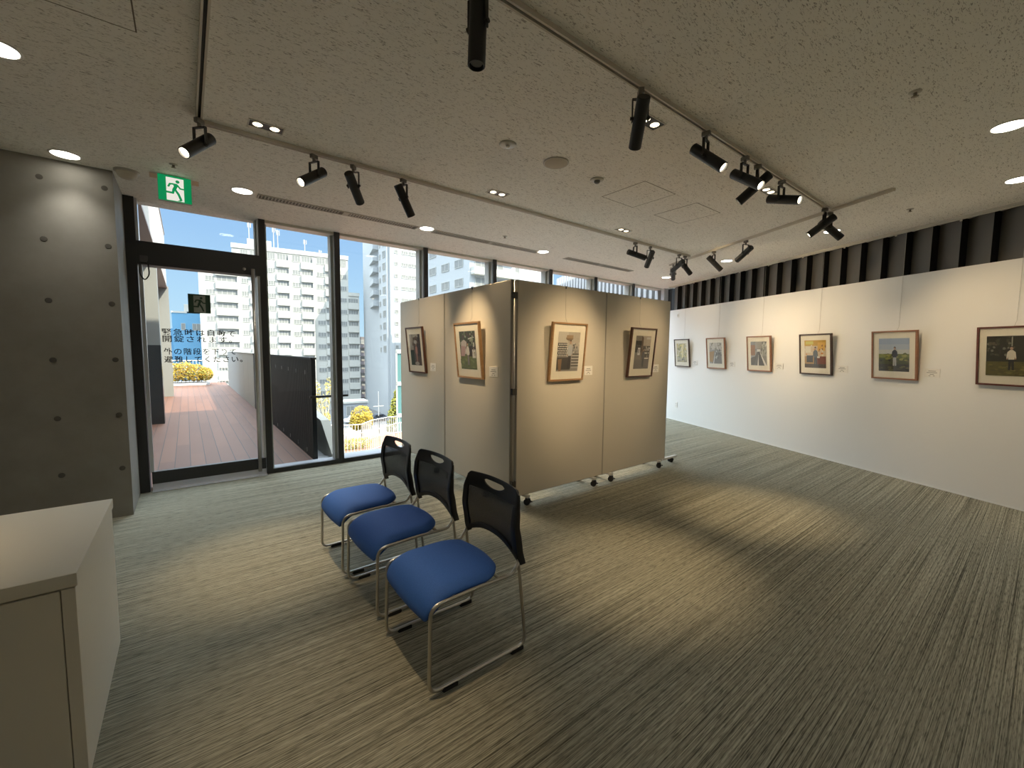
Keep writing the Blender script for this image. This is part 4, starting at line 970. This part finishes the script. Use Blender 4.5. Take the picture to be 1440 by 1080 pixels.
# ground
struct('ground', B(-60, 130, 6.0, 190, -13.4, -13.0), noisy(mat('grey asphalt', (0.168, 0.168, 0.168), 0.9), (1, 1, 1), 0.3, 4, ((0.3, (0.13, 0.13, 0.13)), (0.7, (0.19, 0.185, 0.175)))), label='grey street level ground', cat='ground')
struct('plaza', B(18, 36, 66, 79, -13.0, -12.9), mat('pale plaza paving', (0.280, 0.246, 0.213), 0.9), label='pale plaza paving below', cat='paving')
struct('lower_block', B(-3.5, 9.3, 5.95, 6.3, -13.0, -0.42), mat('pale render', (0.347, 0.336, 0.308), 0.8))
struct('deck_support', B(-3.5, 1.5, 6.35, 23.0, -13.0, -0.32), mat('pale render', (0.347, 0.336, 0.308), 0.8))
struct('terrace_support', B(1.75, 13.5, 6.35, 26.5, -13.0, -4.4), mat('pale render', (0.347, 0.336, 0.308), 0.8))
def tree(label, base, top_h, crown, n, size, mats, group=None, branches=6, tr=0.18, trunk_col=(0.12, 0.09, 0.06)):
    t = thing('tree', label, 'tree', base); bm = bmesh.new()
    cyl(bm, (0, 0, 0), (0.1, 0, top_h*0.75), tr, tr*0.45, n=10)
    for k in range(branches):
        a = 2*PI*k/branches; z0 = top_h*(0.30+0.06*k % 0.4); c = crown[k % len(crown)][0]
        cyl(bm, (0, 0, z0), (c[0]+0.4*math.cos(a), c[1]+0.4*math.sin(a), c[2]), tr*0.42, tr*0.10, n=7)
    obj('trunk', bm, mat('bark %.2f' % trunk_col[0], trunk_col, 0.9), t)
    bm = bmesh.new(); leaf_cloud(bm, crown, n, size, rng, len(mats)); obj('foliage', bm, mats, t); return t
tree('round golden yellow tree beyond the terrace railing', (21.55, 66.6, -13.0), 5.6, [((0, 0, 3.8), (1.7, 1.7, 1.9)), ((-.7, 0, 3.1), (1.1, 1.2, 1.3)), ((.7, 0, 3.1), (1.1, 1.2, 1.3))], 2600, 0.17, LY[:2]+[LY[0]])
tree('tall yellow green conical tree beside the standing panel edge', (24.9, 60.2, -13.0), 8.4, [((0, 0, 2.9), (1.7, 1.6, 1.6)), ((0, 0, 4.6), (1.45, 1.4, 1.6)), ((0, 0, 6.2), (1.0, 1.0, 1.5)), ((0, 0, 7.6), (.5, .5, 1.0))], 3000, 0.19, LG)
bt = tree('thin pale tree with sparse cream leaves before the white flats', (14.2, 58.4, -13.0), 8.6, [((-1.0, 0, 9.2), (.55, .6, 1.2)), ((.5, 0, 9.6), (.5, .6, 1.2)), ((-.3, 0, 7.6), (.9, .6, 1.0)), ((-1.3, 0, 8.0), (.4, .5, .6)), ((.1, 0, 5.5), (.5, .5, .8))], 520, 0.14, LP, branches=10, tr=0.22, trunk_col=(0.55, 0.47, 0.30))
sb_ = thing('shrub', 'yellow shrub at the foot of the thin pale tree', 'shrub', (15.9, 60.5, -13.0)); bm = bmesh.new(); leaf_cloud(bm, [((0, 0, 2.0), (1.1, 1.0, 1.4))], 700, 0.16, rng, 3); obj('foliage', bm, LY, sb_)
bm = bmesh.new(); cyl(bm, (0, 0, 0), (0, 0, 1.5), 0.08); obj('stem', bm, mat('bark', (0.056, 0.039, 0.025), 0.9), sb_)
# lamp post
lp = thing('street_pole', 'slim street pole beyond the round golden tree', 'pole', (25.7, 70.4, -13.0)); bm = bmesh.new(); cyl(bm, (0, 0, 0), (0, 0, 3.2), 0.10, n=10); obj('base', bm, M_black, lp); bm = bmesh.new(); cyl(bm, (0, 0, 3.2), (0, 0, 7.4), 0.07, n=10); obj('shaft', bm, mat('pale pole', (0.336, 0.336, 0.336), .5), lp)
bm = bmesh.new(); box(bm, -.9, .9, -.03, .03, 4.8, 4.95); obj('arm', bm, mat('pale pole', (0.336, 0.336, 0.336), .5), lp)
# parked cars
def car(label, loc, rz, col):
    t = thing('car', label, 'car', loc, rz, 'cars parked below the tower')
    bm = bmesh.new(); sec = [(-2.1, .35), (-2.1, .85), (-1.2, .95), (-.7, 1.45), (1.1, 1.48), (1.8, .95), (2.1, .85), (2.1, .35)]
    A = [bm.verts.new((x, -.82, z)) for x, z in sec]; C = [bm.verts.new((x, .82, z)) for x, z in sec]; bm.faces.new(A); bm.faces.new(C[::-1])
    for i in range(len(sec)): bm.faces.new((A[i], C[i], C[(i+1) % 8], A[(i+1) % 8]))
    bmesh.ops.recalc_face_normals(bm, faces=bm.faces[:]); obj('body', bm, mat('car %.2f' % col[0], col, .3), t)
    obj('windows', B(-.6, 1.0, -.84, .84, 1.0, 1.36), mat('car glass', (0.014, 0.017, 0.021), .1), t)
    for x in (-1.3, 1.3):
        for y in (-.78, .78):
            bm = bmesh.new(); cyl(bm, (x, y-.1, .33), (x, y+.1, .33), .33, n=16); obj('wheel', bm, M_rub, t)
car('dark car parked at the foot of the tall tower', (30.0, 83.5, -13.0), 0.2, (0.05, 0.06, 0.08)); car('white car parked at the foot of the tall tower', (26.2, 84.5, -13.0), 0.2, (0.75, 0.76, 0.78))

# ------------------------------------------------------------------ buildings
M_fac = mat('white facade', (0.44, 0.425, 0.385), 0.8); M_bwin = mat('window grey', (0.21, 0.21, 0.20), 0.3); M_brec = mat('recess grey', (0.146, 0.140, 0.123), 0.7)
M_bframe = mat('window frame pale', (0.42, 0.41, 0.38), 0.6)
class Bld:
    """local x along the facade, -y towards the street, z world height"""
    def __init__(s, label, loc, rz): s.t = thing('apartment_building', label, 'building', loc, rz); s.cache = {}
    def mass(s, name, boxes, m):
        bm = bmesh.new()
        for b in boxes: box(bm, *b)
        return obj(name, bm, m, s.t)
    def window(s, x, y, z, wd, ht, div=2, face='y'):
        k = (round(wd, 2), round(ht, 2), div)
        if k not in s.cache:
            bm = bmesh.new(); box(bm, 0, wd, -0.06, 0.02, 0, ht, 0)
            for i in range(div+1): xx = (wd-.08)*i/div; box(bm, xx, xx+.08, -.10, .0, 0, ht, 1)
            box(bm, 0, wd, -.10, 0, -.05, .03, 1); box(bm, 0, wd, -.10, 0, ht-.04, ht+.04, 1)
            me = bpy.data.meshes.new('window'); bm.to_mesh(me); bm.free(); me.materials.append(M_bwin); me.materials.append(M_bframe); s.cache[k] = me
        o = bpy.data.objects.new('window', s.cache[k]); o.location = (x, y, z); link(o, s.t)
        if face == 'x': o.rotation_euler = (0, 0, -PI/2)
        return o
E = Vector((0.9925, -0.122, 0)); NN = Vector((0.122, 0.9925, 0)); c0 = NN.dot(Vector((18.8, 106.4, 0)))
org = NN*c0
mb = Bld('broad white apartment block with long rows of balconies', (org.x, org.y, 0), math.atan2(E.y, E.x))
mb.mass('walls', [(-10.7, -4.8, 0.3, 13, -13, 20.0), (-4.8, 18.4, 0.3, 13, -13, 23.3), (18.4, 20.8, 0.3, 13, -13, 14.9), (-2.0, 2.6, 2.0, 10, 23.3, 25.4), (2.6, 4.2, 2.4, 8, 23.3, 24.1)], M_fac)
mb.mass('parapet', [(-4.9, 18.5, 0.1, 0.35, 22.8, 23.75), (18.4, 20.9, 0.1, 0.35, 14.4, 15.2), (-10.8, -4.8, 0.1, 0.35, 19.6, 20.3)], M_fac)
BAYS = [(-9.6, -7.9, -7.7, -4.0), (-3.3, -1.9, -1.6, 1.0), (1.7, 3.2, 3.5, 5.8), (6.5, 8.2, 8.4, 10.7), (11.5, 13.3, 13.4, 15.7), (16.6, 18.0, 18.3, 20.6)]
cnt = 0; band = []
for r_ in range(12):
    zb = 21.2 if r_ == 0 else 18.3 - 2.77*(r_-1); ht = 1.35 if r_ == 0 else 0.98
    for bi, (a, b_, c_, d_) in enumerate(BAYS):
        if bi < 2 and zb < -1: continue
        if bi == 0 and zb > 18.5: continue
        if bi == 2 and zb < -8: continue
        if bi < 5 or True:
            mb.window(a, 0.3, zb, b_-a, ht, 3); cnt += 1
            if not (bi == 5 and zb > 13.5):
                w_ = mb.window(c_, 0.3, zb, d_-c_, ht, 4); cnt += 1
        # balcony front under the wide opening, and its end fin
for r_ in range(12):
    zb = 21.2 if r_ == 0 else 18.3 - 2.77*(r_-1)
    bxs = []
    for bi, (a, b_, c_, d_) in enumerate(BAYS):
        if bi == 0 and zb > 18.5: continue
        if bi == 5 and zb > 13.5: continue
        bxs.append((c_-.1, d_+.15, -0.22, 0.3, zb-1.55, zb-0.02)); bxs.append((d_-.02, d_+.15, -.2, .3, zb-.1, zb+1.1))
    mb.mass('balcony', bxs, M_fac)
for x, z0, h_ in ((-1.6, 25.4, 3.6), (0.6, 25.4, 3.0), (3.1, 24.1, 5.0), (3.9, 24.1, 4.2), (9.4, 23.5, 3.4), (12.6, 23.5, 1.4), (14.6, 23.5, 1.3)):
    bm = bmesh.new(); cyl(bm, (x, 3, z0-0.2), (x, 3, z0+h_), 0.09, n=8)
    for k in range(3): cyl(bm, (x+.3*math.cos(2.1*k), 3+.3*math.sin(2.1*k), z0+h_*.72), (x+.3*math.cos(2.1*k), 3+.3*math.sin(2.1*k), z0+h_*.98), .12, n=8)
    obj('antenna', bm, mat('pale antenna', (0.347, 0.347, 0.347), .5), mb.t)
# tower
tb = Bld('tall grey white tower with pointed balconies on its shaded side', (35.2, 88.3, 0), 0)
M_tow = mat('pale grey tower', (0.370, 0.381, 0.386), 0.8)
tb.mass('walls', [(0, 16, 0, 17.3, -13, 27.6), (0.9, 16, -0.05, 0, -13, 27.6)], M_tow)
tb.mass('side_projection', [(-0.5, 0, 0.6, 5.4, -13, 27.6)], M_tow)
for r_ in range(13):
    z = 25.0 - 2.55*r_
    for x, wd in ((0.95, .8), (2.5, 1.5), (4.15, 1.9)):
        if z > -2: tb.window(x, -0.05, z-2.75, wd, .68, 3 if wd > 1 else 1)
    if z > 2:
        tb.window(-0.5, 4.9, z-1.0, .7, .95, 2, 'x'); tb.window(-0.5, 2.9, z-1.0, 1.5, 1.35, 2, 'x')
for r_ in range(6):
    z = 25.14-2.5*r_
    bm = bmesh.new(); P4 = [(0, 6.2), (-1.5, 6.2), (0, 12.8)]
    lo = [bm.verts.new((x, y, z-1.25)) for x, y in P4]; hi = [bm.verts.new((x, y, z-.25)) for x, y in P4]
    bm.faces.new(lo); bm.faces.new(hi[::-1])
    for i in range(3): bm.faces.new((lo[i], hi[i], hi[(i+1) % 3], lo[(i+1) % 3]))
    bmesh.ops.recalc_face_normals(bm, faces=bm.faces[:]); obj('balcony', bm, M_tow, tb.t)
# nearer block at right of the tower
nb = Bld('grey white block with rows of windows, seen over the standing panels', (36.0, 57.6, 0), 0)
nb.mass('walls', [(0, 9.2, 0, 15.5, -13, 22.5)], M_tow); nb.mass('wing', [(9.2, 20, 2.0, 14, -13, 22.5)], M_tow)
for r_ in range(8):
    z = 18.2 - 3.1*r_
    for y in (13.9, 9.2, 4.6): nb.window(0, y, z, 2.6, 1.25, 2, 'x')
    nb.mass('balcony', [(0.2, 9.0, -1.1, 0, z-1.5, z-0.35)], M_fac); nb.window(1.0, 0, z-.2, 5.5, 1.5, 5)
    nb.window(10.2, 2.0, z, 1.4, 1.2, 1)
# blue netted building behind the deck
bb = Bld('blue walled house with stepped white roof beyond the deck', (-9.4, 125, 0), 0)
M_bluew = mat('blue wall', (0.11, 0.27, 0.42), 0.7)
bb.mass('walls', [(7.1, 19, 0, 14, -13, 9.6), (4.5, 7.3, .8, 14, -13, 6.0)], M_bluew)
bb.mass('roof_steps', [(7.0, 9.9, -.1, 9, 9.6, 10.0), (9.4, 13, .4, 9, 10.0, 11.7), (10.3, 14, 1.2, 9, 11.7, 13.1), (11.6, 16, 1.6, 9, 13.1, 14.1)], M_fac)
bb.window(8.7, 0, 5.7, .8, 1.5, 1); bb.window(10.8, 0, 5.7, 1.6, 1.5, 2)
bb.mass('orange_sign', [(4.5, 6.5, .3, .6, 6.7, 8.8)], mat('orange board', (.45, .22, .08), .6))
# brown flats between block and tower
db = Bld('narrow brown grey flats between white block and tower', (38.6, 123, 0), 0)
db.mass('walls', [(-2, 12, 0, 8, -13, 5.2)], mat('brown grey wall', (0.140, 0.123, 0.123), .8))
for r_ in range(7):
    db.mass('balcony', [(-1.8, 11, -.8, 0, 3.0-2.4*r_-1.0, 3.0-2.4*r_)], mat('mauve balcony', (0.190, 0.168, 0.179), .8)); db.window(.4, 0, 3.2-2.4*r_, 2.4, 1.1, 2); db.window(4.0, 0, 3.2-2.4*r_, 2.4, 1.1, 2)
# low grey white shed roofs by the car park
lb_ = Bld('low pale building at the foot of the white block', (24.6, 88.0, 0), -0.1)
lb_.mass('walls', [(0, 5, 0, 4, -13, -9.5)], mat('low grey', (0.280, 0.291, 0.308), .8)); lb_.mass('roof', [(-.2, 5.2, -.3, 4.2, -9.5, -9.1)], M_fac); lb_.window(.8, 0, -12.0, 1.6, 1.9, 2); lb_.window(3.6, 0, -12.0, 1.6, 1.9, 2)
# teal glass building right
tg = Bld('teal glass low building beside the standing panel edge', (18.95, 46.2, 0), -0.40)
tg.mass('walls', [(0.15, 10, 0.1, 8, -13, 1.4)], mat('teal glass', (0.096, 0.204, 0.192), .15)); tg.mass('floor_band', [(0, 10, 0, 8.1, z, z+.45) for z in (1.1, -2.6, -6.3)], M_mull)
tg.mass('corner_post', [(0, .18, 0, .2, -13, 1.5)], M_fac)
# louvred outside wall continuing beyond the glass
bm = bmesh.new(); s = -8.75
while s > -16.2:
    P = [rw(s, -0.02, 0), rw(s-0.02, -0.14, 0), rw(s-0.145, -0.14, 0), rw(s-0.125, -0.02, 0)]
    lo = [bm.verts.new(p + Vector((0, 0, -0.4))) for p in P]; hi = [bm.verts.new(p + Vector((0, 0, 4.4))) for p in P]
    for i in range(4): bm.faces.new((lo[i], lo[(i+1) % 4], hi[(i+1) % 4], hi[i]))
    bm.faces.new(hi); s -= 0.26
bmesh.ops.recalc_face_normals(bm, faces=bm.faces[:])
struct('outside_louvres', bm, mat('pale louvre', (0.403, 0.414, 0.426), .6), label='pale vertical louvres outside the far windows', cat='louvre')
bm = bmesh.new(); rbox(bm, -16.2, -8.7, -0.30, -0.2, -0.4, 4.3); bmesh.ops.recalc_face_normals(bm, faces=bm.faces[:])
struct('outside_wall', bm, mat('blue grey backing', (0.112, 0.129, 0.157), .7))
